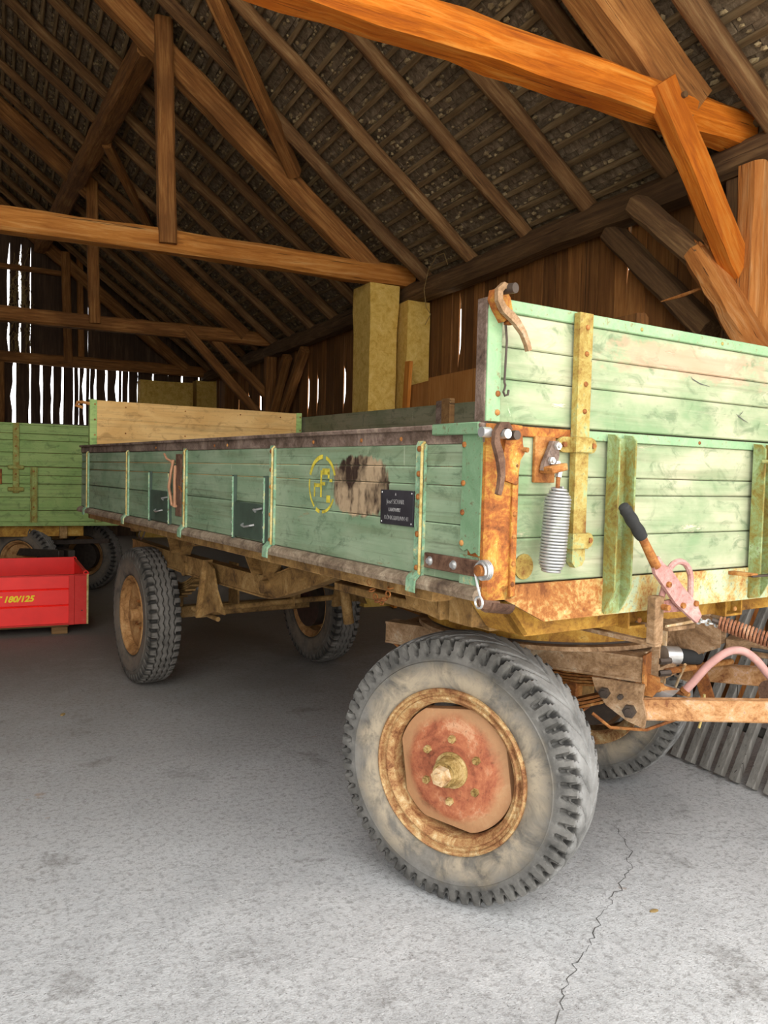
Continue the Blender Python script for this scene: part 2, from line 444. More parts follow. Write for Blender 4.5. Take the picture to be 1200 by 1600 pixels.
# ------------------------------------------------------------------ helpers: geometry
class MB:
    def __init__(s):
        s.v = []
        s.f = []

    def add(s, vs, fs):
        o = len(s.v)
        s.v.extend([tuple(p) for p in vs])
        s.f.extend([tuple(i + o for i in f) for f in fs])
        return s

    def box(s, x0, x1, y0, y1, z0, z1, c=0.003, mat=None):
        hx, hy, hz = abs(x1 - x0) / 2, abs(y1 - y0) / 2, abs(z1 - z0) / 2
        ctr = Vector(((x0 + x1) / 2, (y0 + y1) / 2, (z0 + z1) / 2))
        c = min(c, hx * 0.6, hy * 0.6, hz * 0.6)
        H = (hx, hy, hz)
        idx = {}
        vs = []
        for ax in range(3):
            j, k = (ax + 1) % 3, (ax + 2) % 3
            for sa in (-1, 1):
                for sj in (-1, 1):
                    for sk in (-1, 1):
                        p = [0, 0, 0]
                        p[ax] = sa * H[ax]
                        p[j] = sj * (H[j] - c)
                        p[k] = sk * (H[k] - c)
                        sg = [0, 0, 0]
                        sg[ax], sg[j], sg[k] = sa, sj, sk
                        idx[(ax, *sg)] = len(vs)
                        q = Vector(p)
                        if mat is not None:
                            q = mat @ q
                        vs.append(q + ctr)
        fs = []

        def key(ax, sg):
            return idx[(ax, *sg)]
        for ax in range(3):
            j, k = (ax + 1) % 3, (ax + 2) % 3
            for sa in (-1, 1):
                q = []
                for sj, sk in ((-1, -1), (1, -1), (1, 1), (-1, 1)):
                    sg = [0, 0, 0]
                    sg[ax], sg[j], sg[k] = sa, sj, sk
                    q.append(key(ax, sg))
                fs.append(q if sa > 0 else q[::-1])
            for sa in (-1, 1):
                for sj in (-1, 1):
                    q = []
                    for (a2, sk) in ((ax, -1), (ax, 1), (j, 1), (j, -1)):
                        sg = [0, 0, 0]
                        sg[ax], sg[j], sg[k] = sa, sj, sk
                        q.append(key(a2, sg))
                    fs.append(q if sa * sj < 0 else q[::-1])
        for sx in (-1, 1):
            for sy in (-1, 1):
                for sz in (-1, 1):
                    q = [idx[(a, sx, sy, sz)] for a in range(3)]
                    fs.append(q if sx * sy * sz > 0 else q[::-1])
        return s.add(vs, fs)

    def bar(s, p0, p1, w, h, c=0.003, up=(0, 0, 1)):
        """box between two points, width w (sideways) and height h (along up)"""
        p0, p1 = Vector(p0), Vector(p1)
        R = frame(p1 - p0, up)
        L = (p1 - p0).length
        ctr = (p0 + p1) / 2
        t = MB().box(-w / 2, w / 2, -h / 2, h / 2, -L / 2, L / 2, c)
        return s.add([R @ Vector(q) + ctr for q in t.v], t.f)

    def prism(s, pts, d0, d1, axis=1):
        """polygon pts (in the two other axes, in order) extruded along axis"""
        n = len(pts)
        vs = []
        for d in (d0, d1):
            for (a, b) in pts:
                p = [0, 0, 0]
                o = [i for i in range(3) if i != axis]
                p[o[0]], p[o[1]], p[axis] = a, b, d
                vs.append(p)
        fs = [tuple(range(n - 1, -1, -1)), tuple(range(n, 2 * n))]
        fs += [(i, (i + 1) % n, n + (i + 1) % n, n + i) for i in range(n)]
        return s.add(vs, fs)

    def cyl(s, p0, p1, r0, r1=None, n=16):
        r1 = r0 if r1 is None else r1
        p0, p1 = Vector(p0), Vector(p1)
        R = frame(p1 - p0)
        vs = []
        for p, r in ((p0, r0), (p1, r1)):
            for i in range(n):
                t = 2 * pi * i / n
                vs.append(p + R @ Vector((r * cos(t), r * sin(t), 0)))
        fs = [tuple(range(n - 1, -1, -1)), tuple(range(n, 2 * n))]
        fs += [(i, (i + 1) % n, n + (i + 1) % n, n + i) for i in range(n)]
        return s.add(vs, fs)

    def tube(s, path, r, n=8, closed=False):
        path = [Vector(p) for p in path]
        m = len(path)
        vs = []
        prev = None
        for i, p in enumerate(path):
            if closed:
                d = path[(i + 1) % m] - path[i - 1]
            else:
                d = path[min(i + 1, m - 1)] - path[max(i - 1, 0)]
            if prev is None:
                R = frame(d)
                x = R @ Vector((1, 0, 0))
            else:
                x = prev - d.normalized() * prev.dot(d.normalized())
            x.normalize()
            prev = x
            y = d.normalized().cross(x)
            rr = r[i] if isinstance(r, (list, tuple)) else r
            for k in range(n):
                t = 2 * pi * k / n
                vs.append(p + (x * cos(t) + y * sin(t)) * rr)
        fs = []
        for i in range(m if closed else m - 1):
            a, b = i * n, ((i + 1) % m) * n
            for k in range(n):
                fs.append((a + k, a + (k + 1) % n, b + (k + 1) % n, b + k))
        if not closed:
            fs.append(tuple(range(n - 1, -1, -1)))
            fs.append(tuple(range((m - 1) * n, m * n)))
        return s.add(vs, fs)

    def lathe(s, prof, n=48, rmod=None, closed=False):
        """profile of (x, r) spun round the x axis"""
        vs = []
        for i in range(n):
            t = 2 * pi * i / n
            for j, (x, r) in enumerate(prof):
                rr = rmod(t, j, r) if rmod else r
                vs.append((x, rr * cos(t), rr * sin(t)))
        k = len(prof)
        fs = []
        for i in range(n):
            a, b = i * k, ((i + 1) % n) * k
            for j in range(k if closed else k - 1):
                j2 = (j + 1) % k
                fs.append((a + j, a + j2, b + j2, b + j))
        return s.add(vs, fs)

    def dome(s, p, d, r, h=None, n=8):
        """rounded bolt head on point p facing d"""
        h = h or r * 0.6
        p, d = Vector(p), Vector(d).normalized()
        R = frame(d)
        vs = []
        for (rr, z) in ((r, 0), (r * 0.92, h * 0.55), (r * 0.5, h * 0.95)):
            for i in range(n):
                t = 2 * pi * i / n
                vs.append(p + R @ Vector((rr * cos(t), rr * sin(t), z)))
        vs.append(p + d * h)
        fs = []
        for k in range(2):
            for i in range(n):
                fs.append((k * n + i, k * n + (i + 1) % n, (k + 1) * n + (i + 1) % n, (k + 1) * n + i))
        for i in range(n):
            fs.append((2 * n + i, 2 * n + (i + 1) % n, 3 * n))
        return s.add(vs, fs)

    def mesh(s, name, mat, sharp=38, recalc=True):
        me = bpy.data.meshes.new(name)
        me.from_pydata(s.v, [], s.f)
        if recalc:
            bm = bmesh.new()
            bm.from_mesh(me)
            bmesh.ops.recalc_face_normals(bm, faces=bm.faces)
            bm.to_mesh(me)
            bm.free()
        me.polygons.foreach_set('use_smooth', [True] * len(me.polygons))
        me.set_sharp_from_angle(angle=radians(sharp))
        if mat is not None:
            me.materials.append(mat)
        return me

    def build(s, name, mat, parent=None, sharp=38, recalc=True):
        return link(name, s.mesh(name, mat, sharp, recalc), parent)


def frame(d, up=(0, 0, 1)):
    """rotation whose z is d"""
    z = Vector(d).normalized()
    u = Vector(up)
    if abs(z.dot(u)) > 0.985:
        u = Vector((0, 1, 0))
    x = u.cross(z).normalized()
    y = z.cross(x)
    return Matrix((x, y, z)).transposed()


def link(name, data, parent=None, loc=None, rot=None):
    o = bpy.data.objects.new(name, data)
    COL.objects.link(o)
    if parent is not None:
        o.parent = parent
    if loc is not None:
        o.location = loc
    if rot is not None:
        o.rotation_euler = rot
    return o


def thing(name, label, cat, loc=(0, 0, 0), rotz=0.0, group=None):
    o = link(name, None, None, loc, (0, 0, rotz))
    o.empty_display_size = 0.2
    return tag(o, label, cat, group)


def tag(o, label, cat, group=None):
    o['label'] = label
    o['category'] = cat
    if group:
        o['group'] = group
    return o


def structure(o):
    o['kind'] = 'structure'
    return o


def hewn(name, mat, p0, p1, w, h, parent=None, seg=None, jit=0.008, up=(0, 0, 1), ch=0.02, taper=1.0, sag=0.0, rnd=None):
    """hand-hewn beam as an object whose local z runs along it"""
    rnd = rnd or random
    p0, p1 = Vector(p0), Vector(p1)
    L = (p1 - p0).length
    seg = seg or max(3, int(L / 0.28))
    R = frame(p1 - p0, up)
    prof = [(w / 2 - ch, h / 2), (w / 2, h / 2 - ch), (w / 2, -h / 2 + ch), (w / 2 - ch, -h / 2),
            (-w / 2 + ch, -h / 2), (-w / 2, -h / 2 + ch), (-w / 2, h / 2 - ch), (-w / 2 + ch, h / 2)]
    mb = MB()
    vs = []
    ox = oy = 0.0
    for i in range(seg + 1):
        t = i / seg
        k = 1 + (taper - 1) * t
        ox += rnd.uniform(-1, 1) * jit * 0.6
        oy += rnd.uniform(-1, 1) * jit * 0.6
        ox *= 0.8
        oy *= 0.8
        sg = -sag * 4 * t * (1 - t)
        for (a, b) in prof:
            vs.append((a * k + ox + rnd.uniform(-1, 1) * jit * 0.5, b * k + oy + sg + rnd.uniform(-1, 1) * jit * 0.5, L * t))
    fs = [tuple(range(7, -1, -1)), tuple(range(seg * 8, seg * 8 + 8))]
    for i in range(seg):
        for k in range(8):
            fs.append((i * 8 + k, i * 8 + (k + 1) % 8, i * 8 + 8 + (k + 1) % 8, i * 8 + 8 + k))
    mb.add(vs, fs)
    o = mb.build(name, mat, parent, 30)
    o.matrix_local = Matrix.Translation(p0) @ R.to_4x4()
    return o


def pole(name, mat, p0, p1, r, parent=None, taper=0.85, jit=0.01, n=9, squash=1.0):
    p0, p1 = Vector(p0), Vector(p1)
    L = (p1 - p0).length
    seg = max(4, int(L / 0.35))
    R = frame(p1 - p0)
    mb = MB()
    path, rr = [], []
    ox = oy = 0
    for i in range(seg + 1):
        t = i / seg
        ox = ox * 0.85 + random.uniform(-1, 1) * jit
        oy = oy * 0.85 + random.uniform(-1, 1) * jit
        path.append((ox, oy, L * t))
        rr.append(r * (1 + (taper - 1) * t) * random.uniform(0.95, 1.05))
    mb.tube(path, rr, n)
    o = mb.build(name, mat, parent, 60)
    o.matrix_local = Matrix.Translation(p0) @ R.to_4x4()
    return o


def lettering(name, text, mat, parent, size, mtx, depth=0.0006, shear=0.0, align='CENTER', offset=0.0, space=1.0, xscale=1.0):
    cu = bpy.data.curves.new(name, 'FONT')
    cu.body = text
    cu.size = size
    cu.extrude = depth
    cu.shear = shear
    cu.offset = offset
    cu.space_character = space
    cu.align_x = align
    cu.align_y = 'CENTER'
    tmp = bpy.data.objects.new(name + '_src', cu)
    COL.objects.link(tmp)
    bpy.context.view_layer.update()
    me = bpy.data.meshes.new_from_object(tmp.evaluated_get(bpy.context.evaluated_depsgraph_get()))
    bpy.data.objects.remove(tmp)
    bpy.data.curves.remove(cu)
    me.name = name
    me.materials.clear()
    me.materials.append(mat)
    o = link(name, me, parent)
    o.matrix_local = mtx @ Matrix.Diagonal((xscale, 1, 1, 1))
    return o


# ================================================================== SETTING
TAN = 0.77
SL = math.atan(TAN)
RIDGE_X = -0.7
def roof_z(x):          # centre line of the rafters on the right-hand slope
    return 3.52 + TAN * (4.05 - x)
UPS = Vector((-cos(SL), 0, sin(SL)))
NRM = Vector((sin(SL), 0, cos(SL)))

# floor of the barn and the yard outside
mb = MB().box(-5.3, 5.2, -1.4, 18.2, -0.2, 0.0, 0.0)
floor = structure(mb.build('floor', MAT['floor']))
mb = MB().box(-90, 90, -90, 110, -0.4, -0.21, 0.0)
yard = structure(mb.build('ground', MAT['yard']))


def ribbon(pts, w, z=0.0012, step=0.022, wob=0.014):
    """thin meandering crack lying on the floor"""
    P = []
    for a, b in zip(pts, pts[1:]):
        a, b = Vector(a), Vector(b)
        n = max(2, int((b - a).length / step))
        for i in range(n):
            p = a.lerp(b, i / n)
            P.append(p + Vector((random.uniform(-wob, wob), random.uniform(-wob, wob))))
    P.append(Vector(pts[-1]))
    vs, fs = [], []
    for i, p in enumerate(P):
        d = (P[min(i + 1, len(P) - 1)] - P[max(i - 1, 0)]).normalized()
        nrm = Vector((-d.y, d.x))
        k = w * random.uniform(0.25, 1.0)
        vs += [(*(p + nrm * k), z), (*(p - nrm * k), z)]
        if i:
            j = 2 * i
            fs.append((j - 2, j - 1, j + 1, j))
    return MB().add(vs, fs)


ribbon([(2.355, 2.618), (2.321, 2.502), (2.165, 2.304), (1.983, 2.177), (1.801, 2.053), (1.684, 1.945),
        (1.551, 1.877), (1.44, 1.78), (1.357, 1.70), (1.1, 1.5)], 0.0021).build('crack', MAT['crack'], floor, recalc=False)
ribbon([(2.268, 2.587), (2.443, 2.516), (2.606, 2.397), (2.871, 2.276), (3.2, 2.1)], 0.0010).build('crack', MAT['crack'], floor, recalc=False)

# bits of litter on the floor
for i, (x, y, r, lab) in enumerate([(2.02, 2.03, 0.012, 'small pale wood chip on the floor just right of the crack'),
                                    (0.36, 5.05, 0.018, 'small pale wood chip alone on the floor at far left')]):
    o = MB().dome((0, 0, 0), (0, 0, 1), r, r * 0.35, 7).build('wood_chip', MAT['straw'])
    o.location = (x, y, 0.001)
    o.scale = (1.6, 0.8, 1)
    o.rotation_euler = (0, 0, i * 1.3)
    tag(o, lab, 'litter')

# ---- roof (ceiling): outer skin, battens, tiles, mortar
EAVE_X = 4.46
slope_len = (EAVE_X - RIDGE_X) / cos(SL)
off_b = 0.065 + 0.014
off_t = 0.065 + 0.05
Y0, Y1 = 0.35, 17.85


def rp(s, y, off):      # point on the right slope: s up from the eave
    return Vector((EAVE_X, y, roof_z(EAVE_X))) + UPS * s + NRM * off


mb = MB()
a, b = rp(0, Y0, 0.19), rp(slope_len, Y0, 0.19)
c_, d_ = rp(slope_len, Y0, 0.22), rp(0, Y0, 0.22)
mb.prism([(a.x, a.z), (b.x, b.z), (c_.x, c_.z), (d_.x, d_.z)], Y0, Y1, 1)
mirror = [(2 * RIDGE_X - q.x, q.z) for q in (a, b, c_, d_)]
mb.prism(mirror, Y0, Y1, 1)
ceiling = structure(mb.build('ceiling', MAT['roofskin']))

ROWP = 0.158
rows = int(slope_len / ROWP)
for r in range(rows):
    s = 0.05 + r * ROWP
    p = rp(s, Y0 + 0.05, off_b)
    q = rp(s, Y1 - 0.05, off_b)
    hewn('roof_batten', MAT['batten'], p, q, 0.045, 0.028, ceiling, seg=44, jit=0.006, ch=0.006, up=NRM)

# tiles: the ones that show largest as pieces of their own, the rest as one part
TW, TL = 0.172, 0.36
rows_t = int(slope_len / ROWP)
cols = int((Y1 - Y0) / TW)
Minv = camo.matrix_world.inverted()


def screen(p):
    q = Minv @ Vector(p)
    z = -q.z
    if z < 0.3:
        return None
    return 600 + 1276.13 * q.x / z, 800 - 1276.13 * q.y / z, z


tile_me = MB().box(-TL / 2, TL / 2, -TW / 2 + 0.003, TW / 2 - 0.003, -0.007, 0.007, 0.004).mesh('roof_tile', MAT['tile'])
cand = []
for r in range(rows_t):
    for k in range(cols):
        y = Y0 + (k + 0.5 + 0.5 * (r % 2)) * TW
        s = r * ROWP + 0.13
        p = rp(s, y, off_t + random.uniform(-0.004, 0.006))
        R = Matrix((UPS, Vector((0, 1, 0)), NRM)).transposed()
        R = R @ Matrix.Rotation(radians(-3.2 + random.uniform(-1.2, 1.2)), 3, 'Y') @ Matrix.Rotation(radians(random.uniform(-1.5, 1.5)), 3, 'Z')
        sc_ = screen(p)
        vis = sc_ is not None and -20 < sc_[0] < 1220 and -20 < sc_[1] < 520 and y > 2.4
        cand.append((sc_[2] if vis else 99, p, R))
cand.sort(key=lambda t: t[0])
rest = MB()
for i, (d, p, R) in enumerate(cand):
    if i < 300:
        o = link('roof_tile', tile_me, ceiling)
        o.matrix_local = Matrix.Translation(p) @ R.to_4x4()
    else:
        t = MB().add([(x, y, z) for x in (-TL / 2, TL / 2) for y in (-TW / 2 + 0.003, TW / 2 - 0.003) for z in (-0.007, 0.007)],
                     [(0, 1, 3, 2), (4, 6, 7, 5), (0, 4, 5, 1), (2, 3, 7, 6), (0, 2, 6, 4), (1, 5, 7, 3)])
        rest.add([R @ Vector(q) + p for q in t.v], t.f)
o = rest.build('roof_tiles', MAT['tile'], ceiling, recalc=False)
o['kind'] = 'stuff'

# crumbs of mortar squeezed through the joints
mort = MB()
ico = [(0, 0, 1), (0.9, 0, 0.3), (0.2, 0.85, 0.25), (-0.75, 0.5, 0.3), (-0.7, -0.6, 0.25), (0.3, -0.85, 0.3), (0, 0, -0.6)]
icof = [(0, 1, 2), (0, 2, 3), (0, 3, 4), (0, 4, 5), (0, 5, 1), (6, 2, 1), (6, 3, 2), (6, 4, 3), (6, 5, 4), (6, 1, 5)]
for i in range(9000):
    r = random.randrange(rows_t)
    y = random.uniform(2.2, 17.4)
    s = r * ROWP + 0.05 + random.choice((0.03, 0.035, 0.04, 0.075, 0.11)) + random.uniform(-0.012, 0.012)
    p = rp(s, y, 0.065 + 0.028 + random.uniform(-0.012, 0.006))
    k = random.uniform(0.010, 0.026)
    ky = k * random.uniform(1.0, 2.6)
    th = random.uniform(0, 6.28)
    mort.add([p + UPS * (k * (x * cos(th) - y_ * sin(th))) + Vector((0, ky * (x * sin(th) + y_ * cos(th)), 0)) - NRM * (k * 0.9 * z)
              for (x, y_, z) in ico], icof)
o = mort.build('mortar_crumbs', MAT['mortar'], ceiling)
o['kind'] = 'stuff'

# rafters: round poles on the right slope
raft_y = [0.75, 1.65, 2.5, 3.38, 4.216, 5.03, 5.86, 6.735, 7.63] + [8.48 + 0.86 * i for i in range(11)]
for i, y in enumerate(raft_y):
    x0 = 4.20 + random.uniform(-0.03, 0.05)
    y2 = y + random.uniform(-0.08, 0.08)
    r = random.uniform(0.062, 0.078)
    pole('rafter', MAT['pole'], (x0, y, roof_z(x0) - 0.005), (RIDGE_X, y2, roof_z(RIDGE_X)), r, ceiling, 0.85, 0.012)
    pole('rafter', MAT['pole'], (2 * RIDGE_X - x0, y, roof_z(x0)), (RIDGE_X - 0.06, y2 + 0.1, roof_z(RIDGE_X)), r, ceiling, 0.85, 0.012)

# ---- right-hand board wall
WXR = 4.26
mb = MB()
for z in (0.25, 1.75):
    mb.box(WXR + 0.028, WXR + 0.10, 0.56, 17.7, z, z + 0.1, 0.004)
wall_right = structure(mb.build('wall_right', MAT['board_dark']))
y = 0.55
slits = {7.28: 0.070, 4.81: 0.034, 10.30: 0.072, 11.30: 0.048, 11.70: 0.050, 14.2: 0.11, 14.9: 0.08, 15.6: 0.09}
sl = sorted(slits)
while y < 17.6:
    w = random.uniform(0.12, 0.22)
    gap = random.uniform(0.003, 0.006)
    nx = [t for t in sl if y + 0.03 < t <= y + w + 0.1]
    ga, gb = gap, gap
    if nx:
        w = nx[0] - y - 0.002
        g = slits[nx[0]]
        ga, gb = g, 0.15 * g
    top = roof_z(WXR) + 0.05
    x0 = WXR + random.uniform(-0.010, 0.008)
    pts = [(y, 0.0), (y + w, 0.0), (y + w - 0.5 * gap, top), (y + 0.5 * gap, top)]
    if nx:      # the slit only opens over part of the height
        zc = 2.9 if abs(nx[0] - 7.28) < .1 else (3.2 if abs(nx[0] - 4.81) < .1 else 2.6)
        hh = 0.48 if zc == 2.9 else 0.3
        pts = [(y, 0), (y + w, 0), (y + w, zc - hh), (y + w - g, zc - hh * 0.3), (y + w - g * 0.9, zc + hh * 0.6), (y + w, zc + hh), (y + w, top), (y, top)]
    MB().prism(pts, x0, x0 + 0.016, 0).build('wall_board', MAT['board'], wall_right)
    y = nx[0] + 0.001 if nx else y + w + gap
# added cover behind the boards so that only the real slits let light through
mb = MB()
yy = 0.55
for t in sl + [17.8]:
    mb.box(WXR + 0.030, WXR + 0.036, yy, t - 0.12, 0.0, roof_z(WXR) + 0.06, 0.0)
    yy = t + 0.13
mb.build('light_cover', MAT['board_dark'], wall_right)

# left-hand wall, out of view
wall_left = structure(MB().box(-5.25, -5.15, 0.4, 17.8, 0, 3.3, 0.0).build('wall_left', MAT['board_dark']))

# ---- unseen front wall, added to block light left of the wide opening
mb = MB()
mb.box(-5.2, -3.4, 0.45, 0.53, 0, 3.6, 0)
mb.prism([(-5.2, 3.6), (-3.4, 3.6), (-3.4, 4.9)], 0.45, 0.53, 1)
structure(mb.build('wall_light_block', MAT['board_dark']))

# ---- far gable of gappy boards
GY = 17.70
mb = MB()
mb.box(-5.2, -0.42, GY, GY + 0.04, 0, 3.3, 0)
mb.prism([(-5.2, 3.3), (-0.42, 3.3), (-0.42, roof_z(RIDGE_X) - 0.3), (RIDGE_X, roof_z(RIDGE_X)), (-5.2, 3.5)], GY, GY + 0.04, 1)
mb.box(-0.5, 4.26, GY + 0.03, GY + 0.1, 0.3, 0.42, 0.004)
mb.box(-0.5, 4.26, GY + 0.03, GY + 0.1, 1.55, 1.67, 0.004)
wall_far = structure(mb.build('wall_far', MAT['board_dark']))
# (slit centre, half width) below the tie, measured along X
low = [(-0.2, 0.03), (0.06, 0.012), (0.335, 0.075), (0.62, 0.035), (0.83, 0.045), (1.03, 0.036), (1.215, 0.05), (1.43, 0.024), (1.53, 0.018),
       (1.645, 0.055), (1.74, 0.018), (1.845, 0.05), (2.055, 0.05), (2.28, 0.055), (2.37, 0.02), (2.495, 0.034), (2.68, 0.02), (3.0, 0.02),
       (3.3, 0.02), (3.6, 0.03), (3.95, 0.03), (4.22, 0.02)]
x = c_prev = -0.42
for (c, h) in low:
    z0, z1 = 0.0, 3.60
    n = 13
    L_, R_ = [], []
    for k in range(n + 1):
        z = z0 + (z1 - z0) * k / n
        wv = h * max(0.05, 0.42 + 0.32 * sin(1.1 * k + c * 9) + 0.22 * sin(2.9 * k + c * 31)) if z > 1.2 else -0.02
        R_.append((c - wv + random.uniform(-.008, .008) * (z > 1.2), z))
        L_.append((x + random.uniform(-.006, .006) if z > 1.2 else c_prev, z))
    c_prev = c + 0.021
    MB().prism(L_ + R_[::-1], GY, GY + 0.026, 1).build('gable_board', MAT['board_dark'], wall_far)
    x = c + h * 0.45
up = [-0.4, -0.16, 0.06, 0.25, 0.455, 0.63, 0.84, 1.05, 1.27, 1.49, 1.7, 1.92, 2.15, 2.36, 2.6, 2.83, 3.05, 3.3, 3.52, 3.75, 4.0, 4.26]
gaps = {0.25: 0.045, 0.455: 0.05, 0.63: 0.016, 1.27: 0.012, 0.06: 0.012, 1.7: 0.006}
for a, b in zip(up, up[1:]):
    g = gaps.get(b, 0.0)
    za, zb = roof_z(a) + 0.24, roof_z(b) + 0.24
    hi = min(zb - 0.25, 5.75)
    if g:
        zs = [3.62, 3.9, 4.25, 4.6, 5.0, 5.4, hi]
        gg = [0.3, 1.0, 0.5, 0.9, 1.0, 0.8, 0.0]
        right = [(b, 3.55)] + [(b - g * t + 0.001, z) for z, t in zip(zs, gg)] + [(b, zb)]
    else:
        right = [(b - 0.0005, 3.55), (b - 0.0005, zb)]
    MB().prism([(a, 3.55)] + right + [(a, za)], GY + 0.001, GY + 0.027, 1).build('gable_board', MAT['board_dark'], wall_far)

# ---- wall plate, purlin, posts, pillars
o = hewn('wall_plate', MAT['beam_grey'], (4.115, 0.56, 3.41), (4.105, 17.6, 3.39), 0.23, 0.20, None, 60, 0.014, ch=0.045)
tag(o, 'long dark weathered wall plate beam carrying the rafters along the board wall', 'beam')
o = hewn('purlin', MAT['beam'], (1.31, 8.18, 5.46), (0.80, 17.6, 5.70), 0.22, 0.24, None, 40, 0.012, ch=0.03)
tag(o, 'dark purlin high in the roof running from truss to truss', 'beam')


def pillar(name, label, x0, x1, y0, y1, z1, cap=0.0):
    """plastered masonry pillar with uneven faces"""
    n = 14
    mb = MB()
    vs, fs = [], []
    ring = []
    for (px, py) in ((x0, y0), ((x0 + x1) / 2, y0), (x1, y0), (x1, (y0 + y1) / 2), (x1, y1), ((x0 + x1) / 2, y1), (x0, y1), (x0, (y0 + y1) / 2)):
        ring.append((px, py))
    for k in range(n + 1):
        z = z1 * k / n
        g = cap if (cap and k >= n - 1) else 0.0
        cx, cy = (x0 + x1) / 2, (y0 + y1) / 2
        for (px, py) in ring:
            dx = 1 if px > cx else -1 if px < cx else 0
            dy = 1 if py > cy else -1 if py < cy else 0
            vs.append((px + dx * g + random.uniform(-.007, .007), py + dy * g + random.uniform(-.007, .007), z + (random.uniform(-.012, .012) if 0 < k else 0)))
    for k in range(n):
        for i in range(8):
            fs.append((k * 8 + i, k * 8 + (i + 1) % 8, k * 8 + 8 + (i + 1) % 8, k * 8 + 8 + i))
    fs += [tuple(range(7, -1, -1)), tuple(range(n * 8, n * 8 + 8))]
    mb.add(vs, fs)
    o = mb.build(name, MAT['plaster'])
    return tag(o, label, 'pillar')


pillar('masonry_pillar', 'taller ochre plastered pillar under the end of the second tie beam', 3.60, 3.92, 8.0, 8.44, 3.47, 0.012)
pillar('masonry_pillar', 'shorter ochre plastered pillar under the wall plate, right of its taller neighbour', 3.97, 4.24, 7.86, 8.30, 3.30)
pillar('masonry_pillar', 'broad low masonry pier at the far gable behind the trailer', 2.66, 3.72, 17.2, 17.6, 3.22)
pillar('masonry_pillar', 'narrow masonry pier at the far gable, right of the broad one', 3.80, 4.22, 17.2, 17.6, 3.28)


def truss(y, label, mat, w=0.20, h=0.21, x_end=4.16, king=1.46, zt=3.585, king_top=5.6, knees=None, left=True, strut_w=0.2, jit=0.012):
    t = thing('roof_truss', label, 'truss', (0, y, 0))
    hewn('tie_beam', mat, (-4.9, 0, zt), (x_end, 0, zt - 0.005), w, h, t, 34, jit, ch=0.03)
    s0 = (3.62, 0, zt + 0.02)
    s1 = (-0.55, 0, zt + 0.02 + 4.17 * 0.80)
    hewn('principal_rafter', MAT['beam'], s0, s1, strut_w, 0.23, t, 22, jit, up=(0, 0, 1), ch=0.03)
    hewn('principal_rafter', MAT['beam'], (-5.02, 0, zt + 0.02), (-0.85, 0, zt + 0.02 + 4.17 * 0.80), strut_w, 0.23, t, 12, jit, ch=0.03)
    hewn('queen_post', MAT['beam'], (king, -0.1, zt - 0.03), (king - 0.06, -0.1, king_top), 0.16, 0.15, t, 10, 0.006, up=(0, 1, 0), ch=0.02)
    return t


# first truss: bright honey-coloured, right in front
t1 = thing('roof_truss', 'nearest truss with thick honey-orange tie beam across the top', 'truss', (0, 3.55, 0))
hewn('tie_beam', MAT['beam_bright'], (-4.9, 0.12, 3.93), (4.12, 0.12, 3.575), 0.24, 0.195, t1, 40, 0.018, ch=0.045)
hewn('principal_rafter', MAT['beam'], (3.66, 0.16, 3.62), (-0.55, 0.16, 3.62 + 4.21 * 0.79), 0.27, 0.30, t1, 22, 0.012, ch=0.04)
hewn('principal_rafter', MAT['beam'], (-5.0, 0.16, 3.62), (-0.85, 0.16, 3.62 + 4.15 * 0.8), 0.27, 0.3, t1, 10, 0.012, ch=0.04)
hewn('knee_brace', MAT['beam_bright'], (3.33, 0.02, 3.66), (4.10, 0.02, 2.60), 0.15, 0.17, t1, 12, 0.008, up=(0, 1, 0), ch=0.035)
hewn('queen_post', MAT['beam'], (1.46, 0.1, 3.66), (1.42, 0.1, 5.5), 0.17, 0.16, t1, 10, 0.006, up=(0, 1, 0))
MB().cyl((3.43, -0.085, 3.585), (3.43, -0.06, 3.585), 0.018, n=10).build('wooden_peg', MAT['beam_grey'], t1)
# post and its companion piece
o = hewn('timber_post', MAT['split'], (4.10, 3.50, 0.0), (4.09, 3.50, 3.32), 0.26, 0.17, None, 14, 0.01, up=(0, 1, 0), ch=0.03)
tag(o, 'thick cracked timber post under the near truss at the right edge', 'post')
o = hewn('timber_post', MAT['beam_grey'], (4.14, 3.68, 0.0), (4.13, 3.68, 3.31), 0.15, 0.15, None, 14, 0.01, up=(0, 1, 0), ch=0.03)
tag(o, 'greyer timber post standing just behind the thick cracked post', 'post')

t2 = truss(8.05, 'second truss with light orange tie beam resting on the plastered pillar', MAT['beam_tan'], strut_w=0.2, x_end=4.10)
t3 = truss(13.0, 'third truss with short square post above its tie and two knee braces', MAT['beam'], king=1.33, x_end=4.14, king_top=5.7)
hewn('knee_brace', MAT['beam'], (2.66, -0.08, 3.60), (3.86, -0.08, 2.35), 0.14, 0.14, t3, 8, 0.006, up=(0, 1, 0))
hewn('knee_brace', MAT['beam'], (3.06, 0.08, 3.60), (4.06, 0.08, 2.66), 0.14, 0.14, t3, 8, 0.006, up=(0, 1, 0))
t4 = truss(17.45, 'farthest truss set against the gappy gable boards', MAT['beam'], king=1.3, x_end=4.14, king_top=5.6, zt=3.49)
hewn('cross_rail', MAT['beam'], (-0.4, 0.1, 5.25), (1.2, 0.1, 5.22), 0.1, 0.1, t4, 8, 0.006)
hewn('gable_post', MAT['beam'], (1.55, 0.02, 3.5), (1.5, 0.02, 5.6), 0.12, 0.14, t4, 8, 0.006, up=(0, 1, 0))
hewn('gable_post', MAT['beam'], (0.13, 0.02, 0.0), (0.10, 0.02, 3.45), 0.12, 0.14, t4, 8, 0.006, up=(0, 1, 0))
o = hewn('timber_post', MAT['beam'], (4.08, 13.02, 0.0), (4.08, 13.02, 3.30), 0.18, 0.17, None, 12, 0.008, up=(0, 1, 0))
tag(o, 'brown timber post under the third truss by the wall', 'post')

